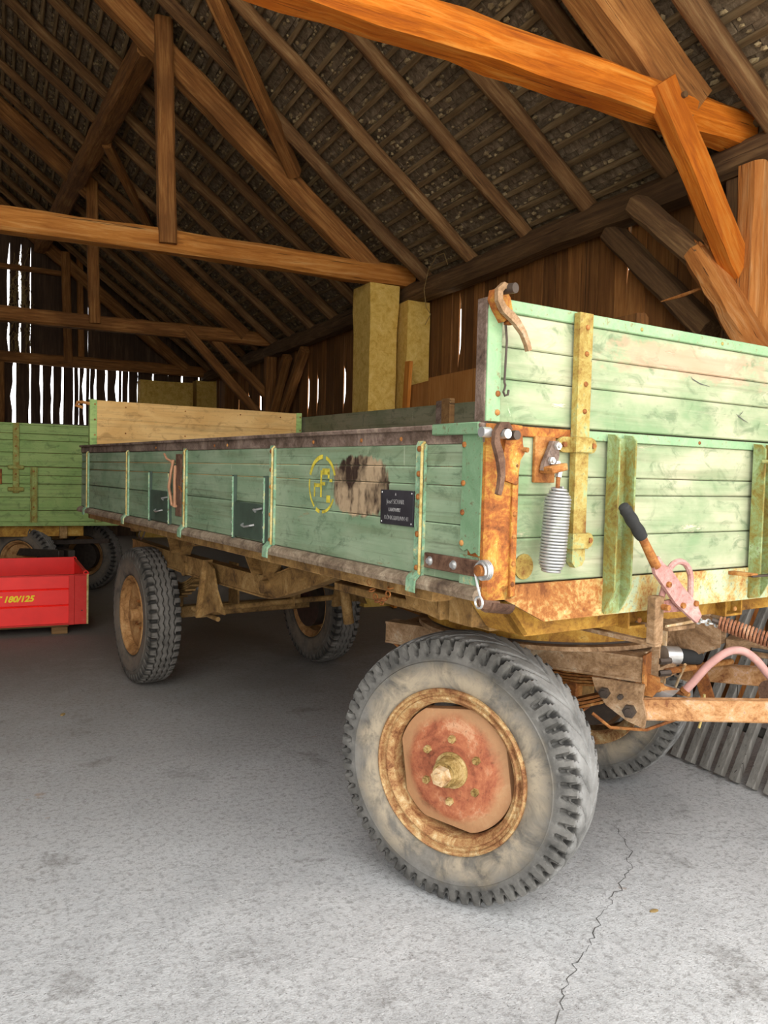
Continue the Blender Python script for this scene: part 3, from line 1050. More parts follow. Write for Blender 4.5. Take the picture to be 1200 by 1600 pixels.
# braces in the roof and along the wall
o = hewn('wind_brace', MAT['beam'], (1.42, 6.62, 5.43), (2.70, 7.93, 4.42), 0.13, 0.13, None, 8, 0.006)
tag(o, 'reddish brown wind brace slanting from the roof to the second truss', 'brace')
o = hewn('wind_brace', MAT['beam'], (1.24, 10.8, 5.42), (2.18, 12.92, 4.95), 0.11, 0.11, None, 8, 0.006)
tag(o, 'thin dark wind brace between the purlin and the third truss', 'brace')
o = hewn('wind_brace', MAT['beam_grey'], (4.15, 4.88, 3.29), (4.15, 3.90, 2.42), 0.15, 0.16, None, 8, 0.01, up=(1, 0, 0), ch=0.03)
tag(o, 'weathered whole brace slanting down from the wall plate behind the trailer', 'brace')
o = thing('wind_brace', 'brace broken off midway with bright torn wood on its lower half', 'brace')
hewn('upper_half', MAT['beam_grey'], (3.90, 4.34, 3.30), (3.895, 3.75, 2.81), 0.14, 0.16, o, 6, 0.01, up=(1, 0, 0), ch=0.03)
bb = hewn('lower_half', MAT['split'], (3.895, 3.78, 2.85), (3.895, 3.28, 2.15), 0.15, 0.20, o, 8, 0.014, up=(1, 0, 0), ch=0.04)
mb = MB()
for k in range(16):     # splinters at the break
    a = Vector((3.895 + random.uniform(-.06, .06), 3.76 + random.uniform(-.07, .06), 2.82 + random.uniform(-.06, .07)))
    d = Vector((random.uniform(-.02, .02), 0.62, 0.78)) * random.uniform(0.04, 0.11)
    mb.tube([a, a + d * 0.6, a + d], [0.014, 0.009, 0.002], 5)
mb.build('splinters', MAT['split'], o)
mb = MB().tube([(3.92, 4.10, 2.62), (3.90, 3.90, 2.62), (3.90, 3.70, 2.64)], [0.004, 0.012, 0.009], 6)
mb.build('splinter', MAT['split'], o)
o = hewn('wind_brace', MAT['beam'], (4.10, 12.22, 3.22), (4.10, 12.86, 2.42), 0.14, 0.14, None, 8, 0.006, up=(1, 0, 0))
tag(o, 'dark brace leaning against the third post, the one closer to it', 'brace')
o = hewn('wind_brace', MAT['beam'], (4.10, 11.42, 3.23), (4.10, 12.40, 2.34), 0.14, 0.14, None, 8, 0.006, up=(1, 0, 0))
tag(o, 'longer dark brace beside the third post, farther from it', 'brace')

# dry vine hanging in the gable, and a loose wire on the plate
mb = MB()
for k in range(70):
    x0 = random.uniform(0.28, 0.62)
    z0 = random.uniform(3.9, 5.7)
    p = Vector((x0, GY - 0.06, z0))
    path = [p]
    for j in range(6):
        p = p + Vector((random.uniform(-.05, .05), random.uniform(-.02, .015), random.uniform(-.16, .02)))
        path.append(p)
    mb.tube(path, 0.006, 4)
o = mb.build('dry_vine', MAT['straw'])
o['kind'] = 'stuff'
tag(o, 'tangle of dry vine hanging on the gable boards beside two bright slits', 'vine')
mb = MB().tube([(3.985, 7.05, 3.50), (3.97, 7.10, 3.62), (3.97, 7.25, 3.63), (3.97, 7.42, 3.52), (3.98, 7.52, 3.35), (3.99, 7.48, 3.16), (4.0, 7.40, 3.08), (4.02, 7.55, 3.0)], 0.004, 6)
tag(mb.build('loose_wire', MAT['straw']), 'thin loose wire hanging in a curve over the wall plate', 'wire')

# ---- things leaning at the wall behind the trailer
o = MB().bar((3.86, 7.80, 0.02), (3.88, 7.62, 2.62), 0.11, 0.04, 0.004, up=(1, 0, 0)).build('loose_plank', MAT['fresh_plank'])
o.location = (0, 0, -0.0)
tag(o, 'orange upright plank leaning against the pillars behind the trailer', 'plank')
def sheet(name, label, y0, y1, z0, z1, za, x):
    o = MB().prism([(y0, z0), (y1, z0), (y1, za), (y0, z1)], x, x + 0.02, 0).build(name, MAT['ply'])
    return tag(o, label, 'board')
sheet('chipboard_sheet', 'larger brown chipboard sheet standing behind the trailer side', 5.9, 7.28, 0.0, 2.43, 2.42, 3.93)
sheet('chipboard_sheet', 'smaller brown chipboard sheet beside the orange plank', 7.29, 7.86, 0.0, 2.40, 2.38, 3.955)
mb = MB()
pts = []
for k in range(9):
    t = k / 8
    pts.append((3.70 + 0.13 * sin(pi * t), 2.40 + 0.12 * cos(pi * t)))
o = MB().prism([(3.68, 0.0), (3.80, 0.0), (3.80, 2.50), (3.77, 2.53), (3.70, 2.52)], 4.08, 4.66, 1).build('leaning_board', MAT['board'])
tag(o, 'dull brown board standing behind the front trailer wall, near the broken brace', 'board')

# grey slatted rack leaning to the right of the front wheel
rack = thing('slatted_rack', 'grey wooden slatted rack leaning at the right behind the drawbar', 'rack', (3.24, 0, 0))
lean = Vector((0.44, 0, 0.9)).normalized()
y = 3.62
while y > 1.1:
    a = Vector((random.uniform(-.006, .006), y, 0.0)) + Vector((0, 0, 0.008))
    MB().bar(a, a + lean * (1.25 + random.uniform(-.02, .02)), 0.046, 0.035, 0.003, up=lean.cross(Vector((0, 1, 0)))).build('slat', MAT['rack'], rack)
    y -= 0.0945
nr = Vector((0.9, 0, -0.44)).normalized()
for s in (0.28, 0.72, 1.12):
    p = lean * s + nr * 0.05
    MB().bar(p + Vector((0, 3.66, 0)), p + Vector((0, 1.1, 0)), 0.07, 0.045, 0.004, up=lean).build('cross_batten', MAT['rack_dark'], rack)

# ================================================================== TRAILERS
def smooth(x):
    return max(0.0, min(1.0, x))


def tyre_mesh(name, kind, R, w, rr, mat):
    N = 384
    h = R - rr
    side = [(0.36, rr - 0.006, 0), (0.43, rr + 0.006, 0), (0.465, rr + 0.02, 0), (0.485, rr + 0.22 * h, 0), (0.50, rr + 0.40 * h, 0),
            (0.505, rr + 0.52 * h, 0), (0.513, rr + 0.545 * h, 0), (0.494, rr + 0.56 * h, 0), (0.497, rr + 0.64 * h, 0), (0.490, rr + 0.70 * h, 0.25),
            (0.484, rr + 0.76 * h, 0.9), (0.470, R - 0.036, 1.0), (0.452, R - 0.022, 1.0)]
    prof = [(-x * w, r, d) for (x, r, d) in side]
    K = 44
    for k in range(K + 1):
        u = -1 + 2 * k / K
        prof.append((u * 0.43 * w, R - 0.013 * abs(u) ** 2.6, 1.0))
    prof += [(x * w, r, d) for (x, r, d) in reversed(side)]

    def depth(t, x):
        u = x / (0.43 * w)
        au = abs(u)
        sg = 1 if u > 0 else -1
        d = 0.0
        if kind == 'front':
            ph = (t * 60 / (2 * pi) + u * 1.1 * sg * 0.9 + (0.5 if u > 0 else 0)) % 1.0
            lat = smooth((0.21 - abs(ph - 0.5)) / 0.05)
            d = max(d, lat * smooth((au - 0.62) / 0.16) * 0.024)
            ph2 = (t * 30 / (2 * pi) + au * 1.5 + (0.35 if u > 0 else 0)) % 1.0
            d = max(d, smooth((0.09 - abs(ph2 - 0.5)) / 0.03) * smooth((0.92 - au) / 0.1) * smooth((au - 0.08) / 0.1) * 0.010)
            zz = 0.10 * (abs(((t * 30 / (2 * pi)) % 1.0) * 2 - 1) - 0.5)
            d = max(d, smooth((0.05 - abs(u - zz)) / 0.025) * 0.006)
        else:
            ph = (t * 46 / (2 * pi) + (0.5 if u > 0 else 0)) % 1.0
            lat = smooth((0.20 - abs(ph - 0.5)) / 0.05)
            d = max(d, lat * smooth((au - 0.60) / 0.06) * 0.020)
            wv = 0.05 * sin(t * 46)
            for c in (-0.54, -0.18, 0.18, 0.54):
                d = max(d, smooth((0.06 - abs(u - c - wv)) / 0.03) * 0.015)
            if abs(u) > 0.70 and abs(ph - 0.0) < 0.08:
                d = max(d, 0.003)
        return d
    mb = MB()
    vs = []
    for i in range(N):
        t = 2 * pi * i / N
        for (x, r, g) in prof:
            xx = x
            if g > 0:
                d = depth(t, x)
                r = r - d * g
                if abs(x) > 0.435 * w:
                    xx = x * (1 - 5.0 * d * g)
            vs.append((xx, r * cos(t), r * sin(t)))
    k = len(prof)
    fs = [(i * k + j, i * k + j + 1, ((i + 1) % N) * k + j + 1, ((i + 1) % N) * k + j) for i in range(N) for j in range(k - 1)]
    mb.add(vs, fs)
    return mb.mesh(name, mat, 32)


WH = {}


def wheel_kit(kind):
    if kind in WH:
        return WH[kind]
    kit = []
    if kind == 'front':
        R, w, rr = 0.46, 0.25, 0.275
        kit.append(('tyre', tyre_mesh('tyre', 'front', R, w, rr, MAT['tyre_front'])))
        pr = [(-0.104, 0.284), (-0.119, 0.282), (-0.124, 0.276), (-0.120, 0.270), (-0.106, 0.267), (-0.104, 0.258), (-0.112, 0.254), (-0.114, 0.248), (-0.106, 0.240), (-0.094, 0.231),
              (-0.05, 0.227), (0.06, 0.227), (0.10, 0.255), (0.113, 0.278), (0.104, 0.283), (0.08, 0.262), (0.05, 0.24), (-0.04, 0.24), (-0.085, 0.258)]
        kit.append(('rim', MB().lathe(pr, 72, closed=True).mesh('rim', MAT['rimrust'], 30)))
        fl = [radians(d) for d in (-17, 73, 163, 267)]

        def rm(t, j, r):
            if j >= 3:
                for f in fl:
                    d = abs((t - f + pi) % (2 * pi) - pi)
                    if d < 0.43:
                        r = min(r, (0.2045 + (r - 0.224)) / cos(d))
            return r
        pd = [(-0.092, 0.0), (-0.092, 0.145), (-0.087, 0.165), (-0.075, 0.198), (-0.068, 0.222), (-0.038, 0.225), (-0.034, 0.216), (-0.054, 0.20), (-0.079, 0.16), (-0.084, 0.0)]
        kit.append(('disc', MB().lathe(pd, 96, rm).mesh('disc', MAT['disc'], 35)))
        hb = MB().lathe([(-0.08, 0.062), (-0.098, 0.062), (-0.102, 0.052), (-0.142, 0.046), (-0.148, 0.040), (-0.150, 0.0)], 28)
        hb.cyl((-0.150, 0, 0), (-0.154, 0, 0), 0.040, 0.040, 20)
        kit.append(('hub', hb.mesh('hub', MAT['hub'], 40)))
        nut = MB().cyl((-0.154, 0, 0), (-0.182, 0, 0), 0.034, 0.032, 6).cyl((-0.182, 0, 0), (-0.192, 0, 0), 0.018, 0.016, 14)
        kit.append(('hub_nut', nut.mesh('hub_nut', MAT['rim_pale'], 30)))
        bp, br, bx = [(radians(60 * k + 22), 0.108) for k in range(6)], 0.0145, -0.092
        drum = MB().lathe([(0.0, 0.0), (0.0, 0.185), (0.10, 0.19), (0.10, 0.0)], 36)
    else:
        R, w, rr = 0.46, 0.22, 0.262
        kit.append(('tyre', tyre_mesh('tyre', 'rear', R, w, rr, MAT['tyre_rear'])))
        pr = [(-0.088, 0.270), (-0.098, 0.268), (-0.104, 0.260), (-0.100, 0.250), (-0.088, 0.246), (-0.080, 0.238), (-0.074, 0.228), (-0.04, 0.220),
              (0.05, 0.220), (0.08, 0.242), (0.098, 0.265), (0.09, 0.270), (0.06, 0.25), (0.04, 0.228), (-0.03, 0.228), (-0.07, 0.245)]
        kit.append(('rim', MB().lathe(pr, 64, closed=True).mesh('rim', MAT['rimtan'], 30)))
        pd = [(-0.030, 0.0), (-0.030, 0.09), (-0.045, 0.13), (-0.055, 0.17), (-0.05, 0.219), (-0.04, 0.222), (-0.035, 0.17), (-0.02, 0.0)]
        kit.append(('disc', MB().lathe(pd, 56).mesh('disc', MAT['rimtan'], 35)))
        hb = MB().lathe([(-0.02, 0.06), (-0.05, 0.06), (-0.055, 0.045), (-0.10, 0.042), (-0.106, 0.036), (-0.107, 0.0)], 24)
        kit.append(('hub', hb.mesh('hub', MAT['rimtan'], 40)))
        bp, br, bx = [(radians(60 * k + 10), 0.092) for k in range(6)], 0.012, -0.03
        drum = MB().lathe([(0.02, 0.0), (0.02, 0.18), (0.11, 0.185), (0.11, 0.0)], 36)
    kit.append(('brake_drum', drum.mesh('brake_drum', MAT['darkmetal'], 40)))
    bm_ = MB().cyl((0, 0, 0), (-0.012, 0, 0), br, br * 0.95, 6).cyl((-0.012, 0, 0), (-0.022, 0, 0), br * 0.55, br * 0.5, 8)
    bme = bm_.mesh('wheel_bolt', MAT['rust' if kind == 'rear' else 'hub'], 40)
    WH[kind] = (kit, bme, bp, bx)
    return WH[kind]


def wheel(parent, kind, mtx):
    kit, bme, bp, bx = wheel_kit(kind)
    w = link('wheel', None, parent)
    w.empty_display_size = 0.1
    w.matrix_local = mtx
    for n, me in kit:
        link(n, me, w)
    for (t, r) in bp:
        link('wheel_bolt', bme, w, (bx, r * cos(t), r * sin(t)))
    return w


BOLT = {}


def bolt(parent, p, d, r=0.0085, mat='rust'):
    k = (round(r, 4), mat)
    if k not in BOLT:
        BOLT[k] = MB().dome((0, 0, 0), (0, 0, 1), r, r * 0.65, 9).mesh('bolt', MAT[mat], 50)
    o = link('bolt', BOLT[k], parent)
    o.matrix_local = Matrix.Translation(Vector(p)) @ frame(d).to_4x4()
    return o


WAG = (1.1691, 1.8429, 0.0)
TH = 0.1373
trailer = thing('farm_trailer', 'green wooden tipping trailer with rusty fittings in the foreground', 'trailer', WAG, TH)
W_, LEN = 1.80, 4.46
T = trailer


def plank_row(parent, name, mat, rows, fn, c=0.0035):
    for (z0, z1) in rows:
        fn(z0 + 0.0008, z1 - 0.0008, c).build(name, mat, parent, 40)


# ---------------------------------------------------------------- left side wall
side = MB()
side.box(0.0, 0.045, 0.0, LEN, 1.548, 1.592, 0.004).box(-0.014, 0.05, 0.0, LEN, 1.588, 1.602, 0.003)
side = side.build('side_wall', MAT['rail'], T)
SROWS = [(1.166, 1.3225), (1.3245, 1.4305), (1.4325, 1.4835), (1.4855, 1.548)]
for (z0, z1) in SROWS:
    o = MB().box(0.004 + random.uniform(-.0015, .0015), 0.032, 0.012, LEN - 0.005, z0, z1, 0.004).build('plank', MAT['side'], side, 40)
# lower rail: a rolled edge below the planks
MB().prism([(-0.022, 1.128), (0.05, 1.122), (0.05, 1.165), (-0.004, 1.165), (-0.020, 1.155), (-0.026, 1.142)], 0.0, LEN + 0.01, 1).build('lower_rail', MAT['lowrail'], side, 25)
# green painted stretch of the top rail at the front
MB().box(-0.0165, 0.045, 0.01, 0.215, 1.572, 1.604, 0.003).build('rail_cap', MAT['patch'], side)
for i, b in enumerate((0.28, 1.28, 2.28, 3.28, 4.25)):
    z1 = 1.558
    w = 0.021
    mb = MB().prism([(b - w, 1.160), (b + w, 1.160), (b + w, z1 - 0.012), (b + 0.012, z1), (b - 0.012, z1), (b - w, z1 - 0.012)], -0.007, 0.003, 0)
    mb.build('strap', MAT['sstrap'], side)
    # raised round edge on the side towards the front
    mb = MB().tube([(-0.004, b - w + 0.003, z1 - 0.004), (-0.014, b - w + 0.002, z1 - 0.012), (-0.014, b - w + 0.002, 1.168)], 0.0046, 8)
    mb.build('strap_edge', MAT['edge'], side)
    MB().prism([(-0.034, 1.118), (-0.028, 1.114), (-0.026, 1.150), (-0.004, 1.172), (-0.012, 1.178), (-0.032, 1.156)], b - w, b + w, 1).build('strap_foot', MAT['sstrap'], side, 25)
    for z in (1.535, 1.462, 1.395, 1.285, 1.185):
        bolt(side, (-0.007, b + 0.004, z), (-1, 0, 0), 0.0095, 'rust')
for b in (0.39, 1.75, 2.75, 0.62, 0.95, 1.9):
    bolt(side, (0.0, b, 1.566), (-1, 0, 0), 0.007, 'rust')
# corner sheet at the front end with ragged lower edge
pts = [(0.008, 1.584), (0.088, 1.584), (0.088, 1.262), (0.07, 1.255), (0.055, 1.262), (0.04, 1.249), (0.022, 1.255), (0.008, 1.246)]
MB().prism(pts, -0.0035, 0.004, 0).build('corner_sheet', MAT['patch'], side)
MB().prism([(0.008, 1.165), (0.088, 1.165), (0.088, 1.246), (0.008, 1.242)], -0.002, 0.004, 0).build('corner_sheet', MAT['sstrap'], side)
for z in (1.545, 1.44, 1.36, 1.276, 1.205):
    bolt(side, (-0.0035, 0.08, z), (-1, 0, 0), 0.0085, 'rust')
# hinge plate with two zinc bolts, pin, washers and clip
MB().box(-0.017, -0.004, -0.035, 0.235, 1.192, 1.236, 0.002).build('hinge_plate', MAT['black_strip'], side)
for b in (0.205, 0.095):
    o = MB().cyl((-0.017, b, 1.214), (-0.019, b, 1.214), 0.013, n=16).cyl((-0.019, b, 1.214), (-0.027, b, 1.214), 0.0085, n=6).build('hinge_bolt', MAT['chrome'], side)
mb = MB()
for k, r in enumerate((0.027, 0.027, 0.027)):
    mb.cyl((-0.018 - 0.006 * k, -0.045, 1.216), (-0.0225 - 0.006 * k, -0.045, 1.216), r, n=22)
mb.build('washer', MAT['chrome'], side)
MB().cyl((-0.02, -0.045, 1.216), (-0.05, -0.045, 1.216), 0.0155, 0.015, 18).build('hinge_pin', MAT['rust'], side)
clip = [(-0.040, -0.045 + 0.022 * cos(t), 1.214 + 0.022 * sin(t)) for t in [radians(d) for d in range(200, -50, -25)]]
clip += [(-0.042, -0.038, 1.175), (-0.044, -0.052, 1.150)]
clip += [(-0.044, -0.048 + 0.015 * cos(t), 1.133 + 0.015 * sin(t)) for t in [radians(d) for d in range(120, 480, 30)]]
MB().tube(clip, 0.0032, 6).build('spring_clip', MAT['chrome'], side)
# name plate
MB().box(-0.0065, 0.004, 0.31, 0.487, 1.303, 1.410, 0.001).build('name_plate', MAT['plate'], side)


def side_m(b, z, off):   # text on the left wall, reading from rear (left) to front (right)
    return Matrix(((0, 0, -1, -off), (-1, 0, 0, b), (0, 1, 0, z), (0, 0, 0, 1)))


PB = 0.399
lettering('plate_lettering', 'A', MAT['white'], side, 0.013, side_m(PB + 0.004, 1.397, 0.0068), xscale=0.7)
lettering('plate_lettering', 'Josef SCHABL', MAT['white'], side, 0.021, side_m(PB + 0.004, 1.374, 0.0068), xscale=0.80, offset=-0.0006)
lettering('plate_lettering', 'LANDWIRT', MAT['white'], side, 0.016, side_m(PB + 0.008, 1.349, 0.0068), xscale=0.78)
lettering('plate_lettering', 'KÖNIGSBRUNN 41', MAT['white'], side, 0.020, side_m(PB - 0.002, 1.324, 0.0068), xscale=0.78, offset=-0.0006)
for b in (0.318, 0.479):
    for z in (1.311, 1.402):
        bolt(side, (-0.0065, b, z), (-1, 0, 0), 0.003, 'chrome')
# worn yellow stencil ring with letters
ctr = (0.885, 1.415)
mb = MB()
for (t0, t1, wd) in ((20, 75, 0.011), (88, 160, 0.013), (170, 235, 0.008), (244, 262, 0.012), (272, 330, 0.009)):
    n = 10
    vs = []
    for k in range(n + 1):
        t = radians(t0 + (t1 - t0) * k / n)
        for rr in (1 - wd * 6, 1 + wd * 6):
            vs.append((0.0025, ctr[0] - 0.095 * rr * cos(t), ctr[1] + 0.098 * rr * sin(t)))
    mb.add(vs, [(2 * k, 2 * k + 1, 2 * k + 3, 2 * k + 2) for k in range(n)])
for (b0, b1, z0, z1) in ((0.885, 0.898, 1.37, 1.465), (0.832, 0.885, 1.450, 1.472), (0.832, 0.845, 1.437, 1.460), (0.862, 0.885, 1.412, 1.424), (0.898, 0.945, 1.405, 1.418),
                         (0.935, 0.945, 1.37, 1.42), (0.812, 0.832, 1.425, 1.435), (0.825, 0.852, 1.352, 1.378)):
    mb.add([(0.0025, b0, z0), (0.0025, b1, z0), (0.0025, b1, z1), (0.0025, b0, z1)], [(0, 1, 2, 3)])
mb.build('stencil_mark', MAT['yellow_mark'], side, recalc=False)
# two grain hatches
for (b0, b1, zb) in ((1.325, 1.665, 1.322), (2.49, 2.84, 1.335)):
    MB().box(-0.008, 0.004, b0 + 0.035, b1 - 0.025, 1.172, zb, 0.002).build('grain_hatch', MAT['hatch'], side)
    for bb in (b0, b1 - 0.022):
        MB().box(-0.012, 0.004, bb, bb + 0.022, 1.160, 1.437, 0.002).build('hatch_guide', MAT['hatch'], side)
        MB().tube([(-0.014, bb + 0.002, 1.168), (-0.016, bb + 0.002, 1.43)], 0.004, 6).build('guide_edge', MAT['sstrap'], side)
        for z in (1.41, 1.35, 1.29, 1.23, 1.18):
            bolt(side, (-0.012, bb + 0.012, z), (-1, 0, 0), 0.0065, 'chrome')
    m_ = (b0 + b1) / 2
    MB().tube([(-0.008, m_ + 0.05, 1.232), (-0.022, m_ + 0.04, 1.226), (-0.026, m_, 1.222), (-0.022, m_ - 0.05, 1.230), (-0.008, m_ - 0.06, 1.234)], 0.0042, 6).build('hatch_handle', MAT['chrome'], side)
    MB().tube([(-0.010, b0 + 0.03, 1.306), (-0.026, b0 + 0.055, 1.300), (-0.024, b0 + 0.085, 1.298), (-0.012, b0 + 0.09, 1.288)], 0.0045, 6).build('hatch_latch', MAT['chrome'], side)
# leather strap hanging from a rusty hook
MB().box(-0.007, 0.003, 2.335, 2.41, 1.215, 1.53, 0.001).build('rust_patch', MAT['black_strip'], side)
mb = MB()
for (p, wd) in (([(-0.012, 2.43, 1.50), (-0.02, 2.44, 1.44), (-0.024, 2.46, 1.36), (-0.02, 2.42, 1.27), (-0.012, 2.38, 1.265)], 0.008),
                ([(-0.012, 2.40, 1.47), (-0.02, 2.385, 1.40), (-0.02, 2.38, 1.33), (-0.016, 2.39, 1.26)], 0.008),
                ([(-0.02, 2.43, 1.49), (-0.03, 2.48, 1.505), (-0.03, 2.52, 1.53)], 0.006)):
    mb.tube(p, wd, 6)
mb.build('leather_strap', MAT['strapcloth'], side)
MB().tube([(-0.006 - 0.012 * sin(t), 2.325 + 0.014 * cos(t), 1.352 + 0.016 * sin(t)) for t in [radians(d) for d in range(0, 360, 40)]], 0.0035, 6, closed=True).build('ring', MAT['rust'], side)

# ---------------------------------------------------------------- right side wall with upper board, rear wall, bed
rw = MB().box(W_ - 0.04, W_ + 0.01, 0.0, LEN, 1.125, 1.166, 0.004).build('right_wall', MAT['lowrail'], T)
for (z0, z1) in SROWS + [(1.55, 1.72), (1.722, 1.905)]:
    MB().box(W_ - 0.034, W_ - 0.004, 0.012, LEN - 0.005, z0, z1, 0.003).build('plank', MAT['inside_dark'], rw, 40)
MB().box(W_ - 0.075, W_ - 0.035, 2.38, 2.47, 1.165, 1.935, 0.004).build('stake', MAT['pallet'], rw)
MB().box(W_ - 0.066, W_ - 0.036, 2.475, 2.54, 1.165, 1.925, 0.004).build('stake', MAT['rail'], rw)
bw = MB().box(0.03, W_ - 0.06, LEN - 0.06, LEN - 0.02, 1.125, 1.166, 0.003).build('rear_wall', MAT['lowrail'], T)
for (z0, z1) in SROWS + [(1.5478, 1.666), (1.6645, 1.791), (1.7895, 1.93)]:
    MB().box(0.045, W_ - 0.07, LEN - 0.058, LEN - 0.028, z0, z1, 0.003).build('plank', MAT['insidewood'], bw, 40)
for a in (0.045, W_ - 0.105):
    MB().box(a, a + 0.05, LEN - 0.062, LEN - 0.024, 1.60, 1.934, 0.002).build('end_strip', MAT['green2'], bw)
    for z in (1.90, 1.79, 1.68):
        bolt(bw, (a + 0.035, LEN - 0.062, z), (0, -1, 0), 0.007, 'rust')
for a in (0.3, 0.75, 1.2, 1.55):
    for z in (1.89, 1.70):
        bolt(bw, (a, LEN - 0.058, z), (0, -1, 0), 0.006, 'rust')
MB().tube([(0.05, LEN - 0.05, 1.90), (0.0, LEN - 0.05, 1.91), (-0.04, LEN - 0.06, 1.905), (-0.05, LEN - 0.05, 1.885), (0.0, LEN - 0.05, 1.87)], 0.012, 7).build('hook', MAT['rust'], bw)
bed = MB().box(0.03, W_ - 0.03, 0.03, LEN - 0.06, 1.118, 1.128, 0.001).build('bed_floor', MAT['frame'], T)
for k in range(12):
    a0 = 0.045 + k * (W_ - 0.09) / 12
    MB().box(a0, a0 + (W_ - 0.09) / 12 - 0.004, 0.035, LEN - 0.065, 1.129, 1.155, 0.003).build('floor_board', MAT['pallet'], bed, 40)

# ---------------------------------------------------------------- front wall
fw = MB()
fw.prism([(0.105, 1.166), (0.06, 1.164), (0.075, 1.128), (0.225, 1.056), (W_ - 0.225, 1.056), (W_ - 0.075, 1.128), (W_ - 0.06, 1.164), (W_ - 0.105, 1.166)], -0.014, -0.004, 1)
fw = fw.build('front_wall', MAT['skirt'], T)
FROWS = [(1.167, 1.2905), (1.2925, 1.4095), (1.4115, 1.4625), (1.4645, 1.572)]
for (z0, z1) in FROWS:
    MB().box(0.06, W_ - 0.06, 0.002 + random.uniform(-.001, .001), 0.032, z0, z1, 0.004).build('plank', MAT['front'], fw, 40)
MB().box(0.09, 0.315, -0.006, 0.03, 1.571, 1.598, 0.002).build('top_rail', MAT['ochre'], fw)
MB().box(0.316, W_ - 0.09, -0.006, 0.03, 1.571, 1.598, 0.002).build('top_rail', MAT['mint_metal'], fw)
for x0 in (0.0, W_ - 0.105):
    # corner post: folded rusty plate
    MB().prism([(x0 + 0.002, -0.004), (x0 + 0.012, -0.014), (x0 + 0.098, -0.014), (x0 + 0.103, -0.008), (x0 + 0.103, 0.0), (x0 + 0.03, 0.002), (x0 + 0.03, 0.06), (x0 + 0.002, 0.06)], 1.128, 1.600, 2).build('corner_post', MAT['ochre'], fw, 25)
MB().box(0.085, 0.106, -0.022, -0.010, 1.135, 1.54, 0.002).build('post_edge', MAT['ochre'], fw)
for z in (1.49, 1.445, 1.36, 1.30, 1.225, 1.17):
    bolt(fw, (0.094, -0.022, z), (0, -1, 0), 0.0075, 'rust')
MB().prism([(0.055, 1.585), (0.075, 1.60), (0.108, 1.598), (0.112, 1.55), (0.120, 1.525), (0.105, 1.505), (0.10, 1.47), (0.09, 1.44), (0.055, 1.45), (0.045, 1.52)], -0.026, -0.012, 1).build('latch_plate', MAT['ochre'], fw)


def ribbon_bar(path, w, th, axis_w=(0, 1, 0)):
    """flat curved bar: path in the a-z plane, width along b"""
    mb = MB()
    P = [Vector(p) for p in path]
    vs = []
    for i, p in enumerate(P):
        d = (P[min(i + 1, len(P) - 1)] - P[max(i - 1, 0)]).normalized()
        n = d.cross(Vector((0, 1, 0))).normalized()
        ww = w[i] if isinstance(w, (list, tuple)) else w
        for (sn, sb) in ((1, 1), (1, -1), (-1, -1), (-1, 1)):
            vs.append(p + n * (sn * ww / 2) + Vector((0, sb * th / 2, 0)))
    fs = [(3, 2, 1, 0), tuple(range(4 * len(P) - 4, 4 * len(P)))]
    for i in range(len(P) - 1):
        for k in range(4):
            fs.append((4 * i + k, 4 * i + (k + 1) % 4, 4 * i + 4 + (k + 1) % 4, 4 * i + 4 + k))
    return mb.add(vs, fs)


def hook_latch(parent, a, z, b, tilt, name='latch_lever', mat='rust'):
    """hook-shaped lever: a curl at the top and a long tapering handle"""
    pts = [(0.034, 0.004), (0.022, 0.018), (0.002, 0.016), (-0.013, -0.004), (-0.013, -0.03), (-0.002, -0.055), (0.006, -0.08), (0.010, -0.115), (0.006, -0.145), (0.0, -0.165)]
    wd = [0.014, 0.017, 0.018, 0.018, 0.020, 0.022, 0.021, 0.016, 0.014, 0.013]
    R = Matrix.Rotation(tilt, 2)
    P = []
    for p in pts:
        q = R @ Vector(p)
        P.append((a + q.x, b, z + q.y))
    ribbon_bar(P, wd, 0.014).build(name, MAT[mat], parent, 30)
    q = R @ Vector((0.045, 0.002))
    q2 = R @ Vector((0.006, 0.0))
    return (a + q.x, z + q.y), (a + q2.x, z + q2.y)


(c1, c2) = hook_latch(fw, 0.012, 1.578, -0.045, 0.0, mat='black_strip')
for (x, z) in ((0.026, 1.572), (0.058, 1.570)):
    MB().cyl((x, -0.02, z), (x, -0.062, z), 0.0135, 0.0125, 14).build('latch_pin', MAT['darkmetal' if x > .04 else 'chrome'], fw)
MB().cyl((-0.03, -0.02, 1.575), (-0.002, -0.02, 1.575), 0.014, n=12).build('latch_pin', MAT['chrome'], fw)
MB().cyl((0.112, -0.02, 1.535), (0.118, -0.04, 1.533), 0.007, n=10).build('latch_pin', MAT['rust'], fw)
# lower corner catch
mb = MB()
for k in range(9):
    t = radians(180 + 22.5 * k)
    mb.v.append((-0.02, -0.045 + 0.034 * cos(t), 1.135 + 0.030 * sin(t)))
    mb.v.append((0.055, -0.045 + 0.034 * cos(t), 1.125 + 0.030 * sin(t)))
    mb.v.append((-0.02, -0.045 + 0.027 * cos(t), 1.135 + 0.023 * sin(t)))
    mb.v.append((0.055, -0.045 + 0.027 * cos(t), 1.125 + 0.023 * sin(t)))
for k in range(8):
    q = 4 * k
    mb.f += [(q, q + 1, q + 5, q + 4), (q + 2, q + 6, q + 7, q + 3), (q, q + 4, q + 6, q + 2), (q + 1, q + 3, q + 7, q + 5)]
mb.f += [(0, 2, 3, 1), (32, 33, 35, 34)]
mb.build('corner_catch', MAT['black_strip'], fw)

